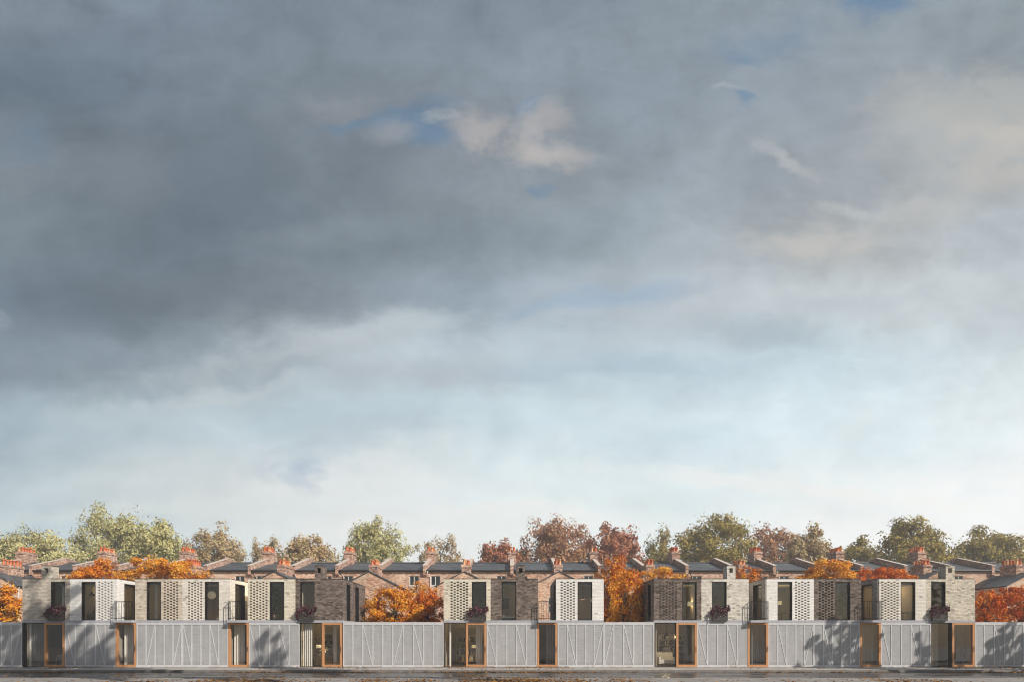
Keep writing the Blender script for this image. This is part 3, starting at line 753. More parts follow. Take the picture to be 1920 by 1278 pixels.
def armchair(px, y, zf, mat, label, w=.75):
    x = PX(px)*(CAM_D+y)/CAM_D; root = thing('armchair', label, 'armchair', (x, y, zf))
    mb = MB(); mb.box(x-w/2+.12, x+w/2-.12, y, y+.6, zf+.18, zf+.42); mb.build('seat', mat, root)
    mb = MB(); mb.poly([(x-w/2, y+.55, zf+.2), (x+w/2, y+.55, zf+.2), (x+w/2, y+.72, zf+.85), (x-w/2, y+.72, zf+.85)]); mb.poly([(x-w/2, y+.7, zf+.2), (x-w/2, y+.86, zf+.85), (x+w/2, y+.86, zf+.85), (x+w/2, y+.7, zf+.2)])
    mb.poly([(x-w/2, y+.72, zf+.85), (x+w/2, y+.72, zf+.85), (x+w/2, y+.86, zf+.85), (x-w/2, y+.86, zf+.85)])
    for s_ in (-1, 1): mb.quad((x+s_*w/2, y+.55, zf+.2), (x+s_*w/2, y+.7, zf+.2), (x+s_*w/2, y+.86, zf+.85), (x+s_*w/2, y+.72, zf+.85))
    mb.build('backrest', mat, root)
    for s_ in (-1, 1):
        mb = MB(); a, b = sorted((x+s_*(w/2-.12), x+s_*w/2)); mb.box(a+.001, b-.001, y-.02, y+.54, zf+.15, zf+.58); mb.build('armrest', mat, root)
        mb = MB(); mb.tube([(x+s_*(w/2-.08), y+.05, zf), (x+s_*(w/2-.08), y+.05, zf+.16)], .02, 6); mb.build('leg', M['blackwood'], root)
armchair(166.5, 1.2, UZ0, M['blackwood'], 'dark armchair low in the white house upper window')
armchair(1251, 1.2, .01, M['linen'], 'white sofa chair inside the glass below the black pendant', 1.0)

def table(px, y, zf, w, d, h, mat, label, cat='table'):
    x = PX(px)*(CAM_D+y)/CAM_D; root = thing('table', label, cat, (x, y, zf), 'tables indoors')
    mb = MB(); mb.box(x-w/2, x+w/2, y-d/2, y+d/2, zf+h-.045, zf+h); mb.build('table_top', mat, root)
    for a in (-1, 1):
        for b in (-1, 1):
            mb = MB(); mb.box(x+a*(w/2-.05)-.025, x+a*(w/2-.05)+.025, y+b*(d/2-.05)-.025, y+b*(d/2-.05)+.025, zf, zf+h-.046); mb.build('leg', mat, root)
    return x, y, zf+h
tx, ty, tz = table(606, 1.5, .01, 1.5, .8, .74, M['blackwood'], 'dark dining table behind the glass of the brown house')
table(1277, 1.9, .01, 1.0, .6, .6, M['blackwood'], 'low black desk inside the timber door near the white sofa')
table(1473, 1.3, UZ0, .8, .5, .46, M['blackwood'], 'dark low table in the upper window of the white house')
table(1699, 1.3, UZ0, .8, .6, .5, M['blackwood'], 'dark low bench table in the ivory house upper window')
x = tx+.15; root = thing('flower_vase', 'white flowers in a vase on the dark dining table', 'vase', (x, ty, tz))
mb = MB(); mb.lathe([(.001, 0), (.06, 0), (.07, .12), (.04, .2), (.035, .2), (.06, .12), (.001, .01)], (x, ty, tz), 10); mb.build('vase', M['whitepaint'], root, True)
leafw = leafmat('white_petals', [(.55, .5, .4), (.7, .66, .55), (.8, .77, .7)])
q = np.random.default_rng(3); C = np.stack([x+q.normal(0, .14, 160), ty+q.normal(0, .1, 160), tz+.3+q.normal(0, .07, 160)], 1); leaves('blooms', C, .07, leafw, root, 4, .8)
# bed
bx, by = PX(955)*1.02, .6
root = thing('bed', 'bed with rumpled white bedding in the dark brown house window', 'bed', (bx, by+.8, UZ0))
mb = MB(); mb.box(bx-.5, bx+.5, by, by+1.9, UZ0+.02, UZ0+.14); mb.build('bed_frame', M['blackwood'], root)
mb = MB(); n = 16
for i in range(n):
    for j in range(n):
        f_ = lambda a, b: (bx-.5+a/n, by+1.8*b/n, UZ0+.20+.05*math.sin(a*.9+b*.4)+.04*math.sin(a*2.1-b)+(.12 if a < 6 and b < 7 else 0)*math.sin(min(a, 6)/6*math.pi))
        mb.quad(f_(i, j), f_(i+1, j), f_(i+1, j+1), f_(i, j+1))
    f0 = lambda a: f_(a, 0)
    mb.quad((bx-.5+i/n, by, UZ0+.145), (bx-.5+(i+1)/n, by, UZ0+.145), f0(i+1), f0(i))
mb.build('duvet', M['whitepaint'], root, True)
# stool
sx, sy = PX(113.5)*1.02, .8
root = thing('stool', 'grey bar stool inside the left end timber door', 'stool', (sx, sy, .01))
mb = MB(); mb.lathe([(.001, 0), (.17, 0), (.17, .04), (.001, .045)], (sx, sy, .66), 12); mb.build('seat', M['rib'], root)
for a in (-1, 1):
    for b in (-1, 1):
        mb = MB(); mb.tube([(sx+a*.19, sy+b*.19, .01), (sx+a*.11, sy+b*.11, .66)], .018, 6); mb.build('leg', M['rib'], root)
def picture(px, py, y, w, h, label):
    x, z = at(px, py, y); root = thing('framed_picture', label, 'picture', (x, y, z-h/2), 'framed pictures on interior walls')
    mb = MB(); f_ = .025
    mb.box(x-w/2, x+w/2, y-.03, y-.002, z+h/2-f_, z+h/2); mb.box(x-w/2, x+w/2, y-.03, y-.002, z-h/2, z-h/2+f_); mb.box(x-w/2, x-w/2+f_, y-.03, y-.002, z-h/2+f_, z+h/2-f_); mb.box(x+w/2-f_, x+w/2, y-.03, y-.002, z-h/2+f_, z+h/2-f_)
    mb.build('frame', M['blackwood'], root); mb = MB(); mb.box(x-w/2+f_, x+w/2-f_, y-.02, y-.004, z-h/2+f_, z+h/2-f_); mb.build('print', M['bookdark'], root)
picture(946, 1125, 3.57, .3, .3, 'small dark picture, upper left of four on the brown house wall'); picture(951.5, 1125, 3.57, .22, .3, 'small dark picture, upper right of four on the brown house wall')
picture(946, 1136, 3.57, .3, .28, 'small dark picture, lower left of four on the brown house wall'); picture(951.5, 1136, 3.57, .22, .28, 'small dark picture, lower right of four on the brown house wall')
picture(456.5, 1189, 3.38, .35, .4, 'dark framed picture beside the white curtain near the ivory house')
picture(1340, 1122, 3.57, .3, .4, 'dark framed picture in the pale grey house upper window')
mb = MB(); x0, x1 = PX(453)*1.03, PX(462.5)*1.03; mb.box(x0, x1, 1.4, 1.8, .06, 1.55); mb.box(x0+.02, x1-.02, 1.42, 1.78, .01, .06); mb.box(x0+.03, x1-.03, 1.38, 1.4, .82, 1.5, 1); mb.box(x0+.03, x1-.03, 1.38, 1.4, .1, .78, 1)
solo(mb, 'cabinet', [M['blackwood'], M['bookdark']], ((x0+x1)/2, 1.6, .01), 'tall dark cabinet beside the white curtain near the ivory house', 'cabinet')

# ------------------------------------------------------------------ brick terrace behind
YE, YR = 31.3, 37.0; W = 4.7; ZE, ZR = 9.03, 10.41; YB = 42.7
ORD = ['first','second','third','fourth','fifth','sixth','seventh','eighth','ninth','tenth','eleventh','twelfth','thirteenth','fourteenth','fifteenth','sixteenth','seventeenth','eighteenth','nineteenth','twentieth','twenty-first','twenty-second','twenty-third','twenty-fourth']
def chimney_stack(root, cx, y0, y1, w, z0, z1, npots, name='chimney'):
    mb = MB(); mb.box(cx-w/2, cx+w/2, y0, y1, z0, z1-.3)
    mb.box(cx-w/2-.06, cx+w/2+.06, y0-.06, y1+.06, z1-.3, z1-.12); mb.box(cx-w/2-.02, cx+w/2+.02, y0-.02, y1+.02, z1-.12, z1)
    c = mb.build(name, M['stack'], root)
    rr = random.Random(int(cx*10)+int(y0))
    cols = 2 if w > .7 else 1
    for a in range(cols):
        for k in range(npots):
            px_ = cx + (a-(cols-1)/2)*w*.44; py_ = y0+.2+(y1-y0-.4)*k/(npots-1); hh = rr.choice((.46, .5, .58))
            b = MB(); b.lathe([(.13, 0), (.13, .05), (.115, .06), (.10, hh-.1), (.135, hh-.08), (.14, hh), (.10, hh), (.085, .05)], (px_, py_, z1), 10)
            b.build('chimney_pot', M['terracotta'] if rr.random() < .68 else M['terracotta_pale'], c, True)
    return c
for j, k in enumerate(range(-12, 12)):
    x0, x1 = k*W+.001, (k+1)*W-.001
    root = thing('terraced_house', f'slate roofed brick terrace house, {ORD[j]} from the left in the back row', 'house', (x0, YE, 0), 'brick terrace behind the mews houses')
    ev = (k % 2 == 0)
    wc = x0+1.15 if ev else x1-1.15
    holes = [(wc-.5, wc+.5, z, z+hh, .12) for z, hh in ((7.35, 1.05), (4.1, 1.7), (1.0, 1.9))]
    mb = MB(); mb.wall(lambda u, v, w: (u, YE+w, v), x0, x1, 0, ZE-.05, .3, holes)
    mb.box(x0, x1, YE+.3, YB, 0, ZE-.4, 0, 'f')
    mb.build('wall', M['terrace'], root)
    mb = MB(); g_ = .16
    yo = YE-.18; zo = ZE-.05
    mb.quad((x0+g_, yo, zo), (x1-g_, yo, zo), (x1-g_, YR, ZR), (x0+g_, YR, ZR)); mb.quad((x1-g_, YB, ZE), (x0+g_, YB, ZE), (x0+g_, YR, ZR), (x1-g_, YR, ZR))
    mb.quad((x0+g_, yo, zo-.12), (x1-g_, yo, zo-.12), (x1-g_, yo, zo), (x0+g_, yo, zo)); mb.quad((x0+g_, yo, zo-.12), (x0+g_, YE-.002, zo-.12), (x1-g_, YE-.002, zo-.12), (x1-g_, yo, zo-.12))
    rf = mb.build('roof', M['slate'], root)
    mb = MB(); mb.tube([(x0+g_, yo-.06, zo-.04), (x1-g_, yo-.06, zo-.04)], .065, 8); mb.build('gutter', M['steel'], rf)
    mb = MB(); mb.tube([(x0+g_, YR, ZR+.03), (x1-g_, YR, ZR+.03)], .09, 6); mb.build('ridge', M['slate'], rf)
    # party wall rising above the slates on the left side
    mb = MB(); xa, xb = x0-.17, x0+g_-.004; hp = .45; cp = .07
    for mi, lo, hi, ex in ((0, -.5, hp, 0.0), (1, hp, hp+cp, .04)):
        A = [(YE-.30-ex, ZE+lo-.02), (YR-.5, ZR+lo), (YR+.5, ZR+lo), (YB, ZE+lo)]; B = [(YE-.30-ex, ZE+hi-.02), (YR-.5, ZR+hi), (YR+.5, ZR+hi), (YB, ZE+hi)]
        l_, r_ = xa-ex, xb+ex
        for i in range(3):
            (ya, za), (yb, zb) = A[i], A[i+1]; (_, zc_), (_, zd) = B[i], B[i+1]
            mb.quad((l_,yb,zb),(l_,ya,za),(l_,ya,zc_),(l_,yb,zd), mi); mb.quad((r_,ya,za),(r_,yb,zb),(r_,yb,zd),(r_,ya,zc_), mi); mb.quad((l_,ya,zc_),(r_,ya,zc_),(r_,yb,zd),(l_,yb,zd), mi)
            if mi: mb.quad((l_,ya,za),(l_,yb,zb),(r_,yb,zb),(r_,ya,za), mi)
        mb.quad((l_,A[0][0],A[0][1]),(r_,A[0][0],A[0][1]),(r_,B[0][0],B[0][1]),(l_,B[0][0],B[0][1]), mi)
    mb.quad((xa,YE-.30,ZE-.52),(xa,YE,ZE-.8),(xb,YE,ZE-.8),(xb,YE-.30,ZE-.52), 0); 
    for X_ in (xa, xb): mb.poly([(X_,YE-.30,ZE-.52),(X_,YE,ZE-.52),(X_,YE,ZE-.8)], 0)
    mb.build('party_wall', [M['stack'], M['coping']], root)
    for (a, b, c, d, e) in holes:
        mb = MB(); f_ = .06; y = YE+.06
        mb.box(a, a+f_, y, y+.055, c, d); mb.box(b-f_, b, y, y+.055, c, d); mb.box(a+f_, b-f_, y, y+.055, d-f_, d); mb.box(a+f_, b-f_, y, y+.055, c, c+f_)
        mb.box((a+b)/2-.04, (a+b)/2+.04, y, y+.055, c+f_, d-f_)
        mb.box(a-.08, b+.08, YE-.06, YE-.002, c-.09, c-.004)
        w_ = mb.build('window', M['whitepaint'], root)
        pb = MB(); pb.quad((a+f_, y+.03, c+f_), (b-f_, y+.03, c+f_), (b-f_, y+.03, d-f_), (a+f_, y+.03, d-f_)); pb.build('pane', M['darkpane'], w_)
    if ev:
        chimney_stack(root, x0, YR-1.25, YR+.9, .95, ZR-.6, 11.62, 5)
        mb = MB(); xd = x0+.30; mb.tube([(xd, YE-.24, ZE-.15), (xd, YE-.24, ZE-.42), (xd+.28, YE-.06, ZE-.75), (xd+.28, YE-.06, .1)], .05, 6); mb.tube([(xd, YE-.24, ZE-.3), (xd, YE-.24, ZE-.14)], [.07, .11], 8)
        mb.build('downpipe', M['whitepaint'] if k in (-2, 6, 12) else M['steel'], root)
# rear wings: gabled brick extensions on every second party wall
WF, WB = 25.4, YE-.004; WH = 2.75; WE, WA = 6.85, 8.25
for j, k in enumerate(range(-11, 12, 2)):
    cx = k*W
    root = thing('rear_wing', f'gabled brick rear wing with clay chimney pots, {ORD[j]} from the left behind the mews houses', 'extension', (cx, WF, 0), 'rear wings of the brick terrace')
    mb = MB(); t = .25
    ho = [(cx-1.1+s_, cx-.2+s_, z, z+1.5, .12) for s_ in (0, 1.3) for z in (4.2, 1.0)]
    mb.wall(lambda u, v, w: (u, WF+w, v), cx-WH, cx+WH, 0, WE, t, ho)
    for y in (WF, WF+t): mb.poly([(cx-WH, y, WE), (cx+WH, y, WE), (cx, y, WA)])
    mb.wall(lambda u, v, w: (cx-WH+w, u, v), WF+t, WB, 0, WE, t, [(WF+2.2, WF+3.1, 4.2, 5.7, .12)])
    mb.wall(lambda u, v, w: (cx+WH-w, u, v), WF+t, WB, 0, WE, t, [(WF+2.2, WF+3.1, 4.2, 5.7, .12)])
    mb.build('wall', M['terrace'], root)
    mb = MB(); o_ = .12; th = .10; sl = (WA-WE)/WH
    for s_ in (-1, 1):
        e0 = (cx+s_*(WH+o_), WE-sl*o_); a0 = (cx, WA)
        up = lambda p, d: (p[0], p[1]+d)
        P4 = [e0, a0, up(a0, th), up(e0, th)]
        f_ = [(p[0], WF-.08, p[1]+.01) for p in P4]; b_ = [(p[0], WB, p[1]+.01) for p in P4]
        mb.quad(*f_); mb.quad(f_[3], f_[2], b_[2], b_[3]); mb.quad(f_[0], f_[3], b_[3], b_[0]); mb.quad(f_[0], b_[0], b_[1], f_[1])
    rf = mb.build('roof', M['slate'], root)
    mb = MB()
    for s_ in (-1, 1): mb.tube([(cx+s_*(WH+o_+.05), WF-.05, WE-.02), (cx+s_*(WH+o_+.05), WB, WE-.02)], .06, 6)
    mb.build('gutter', M['steel'], rf)
    mb = MB()
    for s_ in (-1, 1): xx = cx+s_*(WH+.08); mb.tube([(cx+s_*(WH+o_+.05), WF+.08, WE-.05), (xx, WF+.08, WE-.4), (xx, WF+.08, .1)], .045, 6)
    mb.build('downpipe', M['whitepaint'], root)
    for (a, b, c, d, e) in ho:
        mb = MB(); f_ = .06; y = WF+.06
        mb.box(a, a+f_, y, y+.055, c, d); mb.box(b-f_, b, y, y+.055, c, d); mb.box(a+f_, b-f_, y, y+.055, d-f_, d); mb.box(a+f_, b-f_, y, y+.055, c, c+f_); mb.box(a+f_, b-f_, y, y+.055, (c+d)/2-.03, (c+d)/2+.03)
        w_ = mb.build('window', M['whitepaint'], root)
        pb = MB(); pb.quad((a+f_, y+.03, c+f_), (b-f_, y+.03, c+f_), (b-f_, y+.03, d-f_), (a+f_, y+.03, d-f_)); pb.build('pane', M['darkpane'], w_)
    chimney_stack(root, cx, WF+1.9, WF+4.1, .85, WE+.2, 9.2, 5)

# ------------------------------------------------------------------ trees
def tree(name, label, cat, group, x, y, H_, zb, rx, ry, nl, leaf, mat, bark, seed, lumps=16, sub=9, tight=.30, thin=1.0, trunk_r=None, asp=.6, xoff=0.0, droop=0.0, zsq=1.0):
    q = np.random.default_rng(seed)
    root = thing(name, label, cat, (x, y, 0), group)
    # lump centres spread over the crown, sub clumps around them, leaves around those
    i = np.arange(lumps)+.5; ph = np.arccos(1-1.72*i/lumps); th = np.pi*(1+5**.5)*i + q.uniform(0, 6)
    rad = q.uniform(.50, .80, lumps)
    Lc = np.stack([np.cos(th)*np.sin(ph), np.sin(th)*np.sin(ph), np.cos(ph)], 1)*rad[:, None]
    Lc = np.concatenate([Lc, q.normal(0, .18, (max(2, lumps//5), 3))])
    subs = []; own = []
    for a, c in enumerate(Lc):
        m_ = q.normal(size=(sub, 3)); m_ /= np.linalg.norm(m_, axis=1)[:, None]; m_ *= tight*q.uniform(.45, 1.1, sub)[:, None]; m_[:, 2] *= .8*zsq
        subs.append(c+m_); own += [a]*sub
    SC = np.concatenate(subs); own = np.array(own)
    wt = q.gamma(1.6, 1.0, len(SC)); wt /= wt.sum(); pick = q.choice(len(SC), nl, p=wt)
    sg = tight*.34*q.uniform(.6, 1.35, len(SC))
    b_ = q.normal(size=(nl, 3)); b_ /= np.linalg.norm(b_, axis=1)[:, None]; b_ *= (q.uniform(.1, 1, nl)**.5)[:, None]
    P = SC[pick] + b_*sg[pick][:, None]*2.0*np.array([1, 1, .8*zsq])
    Nn = b_*.7 + (P-Lc[own[pick]])/tight*.5 + P*.35
    if droop: P[:, 2] -= droop*np.abs(q.normal(size=nl))*.2
    lo, hi = np.percentile(P[:, 0], [.4, 99.6]); zl, zh = np.percentile(P[:, 2], [1.5, 99.7])
    def tf(p):
        o = np.empty_like(p); o[:, 0] = x + xoff + ((p[:, 0]-lo)/(hi-lo)*2-1)*rx; o[:, 1] = y + p[:, 1]/1.05*ry; o[:, 2] = zb + (p[:, 2]-zl)/(zh-zl)*(H_-zb); return o
    LW, SW, PW = tf(Lc), tf(SC), tf(P)
    leaves('crown', PW, leaf, mat, root, seed+1, asp, N=Nn)
    # trunk, limbs, twigs
    mb = MB(); R0 = trunk_r or (.011*H_+.05)
    zt = zb + (H_-zb)*.62; bend = q.normal(0, .02*H_, 2)
    tp = [(x, y, -.16), (x+bend[0]*.3, y, zb*.5), (x+bend[0], y+bend[1], zb+(H_-zb)*.12), (x+xoff*.5+bend[0]*.4, y+bend[1], zb+(H_-zb)*.38), (x+xoff, y, zt)]
    mb.tube(tp, [R0*1.25, R0, R0*.82, R0*.5, R0*.2], 8)
    tpv = [np.array(t_) for t_ in tp]
    for a, c in enumerate(LW):
        fr = q.uniform(.0, 1.0); s0 = tpv[2]*(1-fr)+tpv[3]*fr if c[2] > tpv[2][2] else tpv[1]*.35+tpv[2]*.65
        if c[2] > zt: s0 = tpv[3]*.6+tpv[4]*.4 if q.uniform() < .4 else s0
        mid = s0*.45+c*.55; mid[2] += .04*(H_-zb)*q.uniform(-.3, 1.2); mid[:2] += q.normal(0, .02*H_*.6, 2)
        mb.tube([s0, s0*.75+mid*.25, mid, c], [R0*.42, R0*.36, R0*.24, R0*.12], 5)
        for t_ in np.where(own == a)[0][:6]:
            if t_ < len(SW): mb.tube([mid*.35+c*.65, (c+SW[t_])/2 + q.normal(0, .01*H_, 3), SW[t_]], [R0*.13, R0*.09, R0*.035], 3, cap=False)
    mb.build('trunk', bark, root, True)
    return root
BG = [ # x0 x1 top depth kind leaves label
 (-40,152,994,66,'spring',9000,'spreading yellow green tree at the far left above the chimneys'),
 (138,282,952,78,'spring',9500,'tallest pale green tree on the left, open crown against the sky'),
 (232,354,976,64,'spring',8500,'dense yellow green tree just right of the tallest left tree'),
 (350,456,986,73,'mixed',7500,'pinkish yellow fading tree left of the first gap in the tree line'),
 (468,530,1009,76,'mixed',3800,'small sparse fading tree right of the first gap in the tree line'),
 (520,634,1006,66,'mixed',7000,'low wide brown and green tree behind the dark brown house chimney'),
 (640,766,976,72,'spring',8500,'round yellow green tree standing alone left of centre'),
 (772,870,1007,76,'mixed',4200,'thin twiggy pinkish tree behind the terrace left of centre'),
 (888,972,1014,64,'red',5200,'low red brown tree left of the large central tree'),
 (972,1110,974,66,'russet',9500,'large central russet tree with dark branching limbs'),
 (1104,1208,985,65,'red',8500,'rounded red brown tree right of the large central tree'),
 (1202,1266,991,76,'olive',3800,'slim olive green tree between red brown and broad green trees'),
 (1258,1414,967,67,'olive',11000,'broad tall olive green tree right of centre'),
 (1412,1494,988,74,'russet',5200,'russet upright tree right of the broad olive tree'),
 (1476,1566,987,66,'mixed',6200,'olive brown tree left of the low green tree'),
 (1562,1662,1007,73,'olive',5600,'low green tree behind the right hand chimneys'),
 (1646,1780,973,65,'olive',8500,'tall olive tree with wispy top above the right hand chimneys'),
 (1762,1935,987,72,'olive',10500,'wide dark green tree at the far right edge'),
]
for k, (a, b, t, y, kind, n, lab) in enumerate(BG):
    xa, _ = at(a, 0, y); xb, zt = at(b, t, y)
    tree('background_tree', lab, 'tree', 'tall trees behind the terrace', (xa+xb)/2, y, zt, 8.6, (xb-xa)/2*1.04, (xb-xa)/2*.8, int(n*1.9), .42 if n > 5000 else .36, L[kind], M['bark_pale' if kind in ('spring', 'mixed') else 'bark'], 200+k*3, lumps=24 if n > 6000 else 17, sub=10, tight=.27, trunk_r=.34)
OG = [ # x0 x1 top base(px) y kind n size label
 (-30,43,1091,1168,3.6,'amber',1500,.22,'young yellow and orange maple behind the garden wall at the left edge'),
 (122,242,1050,1122,10.5,'orange',5200,.17,'orange tree rising behind the white brick house on the left'),
 (230,388,1046,1124,11.0,'amber',6500,.17,'wide golden orange tree behind the sandy and ivory houses'),
 (684,792,1100,1172,5.0,'amber',4200,.17,'big orange maple with forked limbs above the sunlit garden wall'),
 (768,835,1108,1175,6.5,'scarlet',2600,.16,'darker red orange maple beside the cream brick house'),
 (762,820,1088,1150,11.0,'amber',1100,.14,'pale golden tree between the big maple and the terrace'),
 (1140,1207,1068,1172,3.2,'amber',2300,.20,'tall narrow bright orange tree above the garden wall'),
 (1108,1203,1042,1160,9.5,'orange',4800,.17,'taller rusty orange tree behind the white house edge'),
 (1193,1284,1064,1108,11.0,'amber',1700,.17,'golden tree top peeking over the blind patterned brown house'),
 (1372,1432,1061,1115,10.5,'orange',1000,.17,'small orange tree top right of the pale grey house chimney'),
 (1484,1612,1049,1120,10.5,'amber',5600,.17,'round golden orange tree behind the white and brown houses on the right'),
 (1604,1708,1062,1116,10.0,'scarlet',4400,.17,'vivid red orange tree behind the rightmost balcony'),
 (1826,1884,1108,1180,4.2,'scarlet',2600,.17,'red orange maple beside the buff right end house'),
 (1866,1960,1099,1170,5.6,'scarlet',3800,.17,'orange red maple with dark limbs at the right edge'),
]
for k, (a, b, t, bs, y, kind, n, sz, lab) in enumerate(OG):
    xa, _ = at(a, 0, y); xb, zt = at(b, t, y); _, zb = at(b, bs, y)
    tree('maple_tree', lab, 'tree', 'autumn maples in the gardens', (xa+xb)/2, y, zt, max(1.2, zb), (xb-xa)/2, min((xb-xa)/2, 2.4), int(n*2.3), sz*.84, L[kind], M['bark'], 400+k*3, lumps=14, sub=8, tight=.27, trunk_r=.10, asp=.62)
    
# street trees across the road, out of frame to the right: their shadows reach the walls
SUN_AZ, SUN_EL = 52.0, 33.8
TA = math.tan(R(SUN_AZ)); DN = math.tan(R(SUN_EL))/math.cos(R(SUN_AZ))
ST = [ # shadow px centre, shadow top (m), distance in front, crown radius, leaves, label
 (40, 4.6, 31.5, 3.4, 5200, 'very tall street tree out of frame shading the left edge wall'),
 (172, 1.9, 30.0, 2.2, 3800, 'tall street tree out of frame shading the panels by the leftmost balcony'),
 (497, 1.75, 25.5, 1.5, 2300, 'slim street tree out of frame shading the panels under the cream house'),
 (1560, 2.45, 12.0, 2.6, 3800, 'street tree out of frame shading the panels under the brown house with plant'),
 (1735, 1.95, 12.5, 1.7, 2600, 'street tree out of frame shading the panels near the right end house'),
 (1880, 2.9, 13.0, 2.3, 4200, 'street tree out of frame shading the right edge garden wall'),
]
for k, (p, zt, D_, cr, n, lab) in enumerate(ST):
    x = PX(p) + TA*D_; H_ = zt + .1 + DN*D_
    tree('street_tree', lab, 'tree', 'street trees on the near pavement', x, -D_, H_, H_-13 if D_ > 20 else 4.2, cr*.62, cr*1.25, int(n*(7.0 if D_ > 20 else 6.0)), .26 if D_ > 20 else .21, L['olive'], M['bark'], 600+k*3, lumps=120 if D_ > 20 else 110, sub=5, tight=.10 if D_ > 20 else .088, trunk_r=.2, asp=.42, zsq=.28)

# ------------------------------------------------------------------ sky, sun, camera
def world():
    w = bpy.data.worlds.new('World'); S.world = w; w.use_nodes = True
    nt = w.node_tree; nt.nodes.clear(); g = G(nt)
    d = g.n('ShaderNodeTexCoord').outputs['Generated']
    x, y, z = g.sep(d)
    yc = g.m('MAXIMUM', y, .28)
    u = g.m('DIVIDE', x, yc); v = g.m('DIVIDE', g.m('MAXIMUM', z, 0.0), yc)     # bearing and height of the view direction
    uv = g.xyz(u, v, 0.0)
    # perspective of a cloud deck overhead
    dz = g.m('ADD', v, .22)
    q = g.xyz(g.m('DIVIDE', u, dz), g.m('DIVIDE', 1.25, dz), 0.0)
    w1 = g.noise(q, 1.1, 4, .58, .3, True)
    w2 = g.noise(uv, 3.2, 4, .6, .2, True)
    wa = g.vm('SUBTRACT', w1, (.5, .5, .5)); wb = g.vm('SUBTRACT', w2, (.5, .5, .5))
    w3 = g.noise(g.vm('MULTIPLY', uv, (1, 1.7, 1)), 11.0, 5, .65, .25, True)
    p0 = g.vm('ADD', uv, g.vm('MULTIPLY', g.vm('ADD', wa, wb), (.20, .09, 0)))
    p1 = g.vm('ADD', p0, g.vm('MULTIPLY', g.vm('SUBTRACT', w3, (.5, .5, .5)), (.075, .05, 0)))
    fray = g.m('MULTIPLY', g.m('SUBTRACT', g.noise(g.vm('MULTIPLY', uv, (1, 1.8, 1)), 8.0, 6, .68, .4), .5), 2.3)
    up, vp, _ = g.sep(p1)
    rows = [ # photo row, colours at photo columns
     (0, [(127,140,153),(125,138,152),(125,138,151),(134,147,160),(140,152,163),(145,157,168),(152,163,170)]),
     (150, [(113,128,142),(123,136,149),(126,138,149),(136,148,160),(142,154,166),(145,156,166),(148,158,166)]),
     (300, [(128,139,149),(116,128,140),(123,134,145),(140,150,160),(147,158,168),(160,168,175),(176,181,184)]),
     (450, [(120,133,143),(112,125,137),(125,137,147),(140,152,162),(160,171,180),(184,189,193),(194,203,210)]),
     (560, [(117,131,145),(120,131,142),(138,149,160),(160,174,186),(185,193,200),(194,203,208),(200,209,214)]),
     (680, [(140,154,166),(148,161,172),(180,191,199),(188,203,213),(190,206,216),(202,219,227),(215,226,231)]),
     (800, [(165,182,194),(188,203,211),(190,207,216),(203,220,227),(214,230,237),(220,235,241),(228,238,242)]),
     (900, [(196,209,215),(207,216,219),(222,228,230),(225,235,238),(227,238,241),(236,242,243),(243,246,247)]),
     (1010, [(197,211,217),(210,221,225),(229,233,233),(232,237,237),(233,240,241),(240,243,243),(246,247,247)]),
    ]
    uf = g.rng(up, -1.2, 1.2)
    cols = []
    for py, cs in rows:
        stops = [(((px-960)/F+1.2)/2.4, lin(*c)) for px, c in zip((0, 320, 640, 960, 1280, 1600, 1920), cs)]
        cols.append(((1193-py)/F, g.ramp(uf, stops, 'CARDINAL')))
    col = cols[-1][1]
    for (va, _), (vb, c) in zip(cols[::-1][:-1], cols[::-1][1:]): col = g.mix(g.rng(vp, va, vb, smooth=True), col, c)
    # soft bulk and fine wisps
    n1 = g.noise(q, .75, 4, .55, .5); n2 = g.noise(g.vm('MULTIPLY', q, (.7, 1.6, 1)), 2.6, 6, .62, .4)
    rot = g.n('ShaderNodeMapping', {'Vector': uv, 'Rotation': (0, 0, R(-14)), 'Scale': (2.2, 6.5, 1)}).outputs[0]
    n3 = g.noise(rot, 1.0, 7, .6, .35)
    n4 = g.noise(uv, 5.5, 6, .66, .3)
    n5 = g.noise(g.vm('MULTIPLY', p0, (1, 1.45, 1)), 12.5, 5, .62, .35)
    amt = g.rng(v, .16, .62, .34, 1.0)
    k = g.m('ADD', g.m('MULTIPLY', g.m('SUBTRACT', n1, .5), .26), g.m('ADD', g.m('MULTIPLY', g.m('SUBTRACT', n2, .5), .22), g.m('ADD', g.m('MULTIPLY', g.m('SUBTRACT', n3, .5), .52), g.m('ADD', g.m('MULTIPLY', g.m('SUBTRACT', n4, .5), .52), g.m('MULTIPLY', g.m('SUBTRACT', n5, .5), .38)))))
    k = g.m('ADD', 1.0, g.m('MULTIPLY', k, amt))
    col = g.vm('SCALE', col, scale=k)
    # warm and cool drift through the deck
    col = g.mix(g.m('MULTIPLY', g.rng(n4, .52, .72), .35), col, g.vm('MULTIPLY', col, (1.05, 1.0, .97)))
    col = g.mix(g.m('MULTIPLY', g.rng(n3, .50, .30), .5), col, g.vm('MULTIPLY', col, (.95, .99, 1.035)))
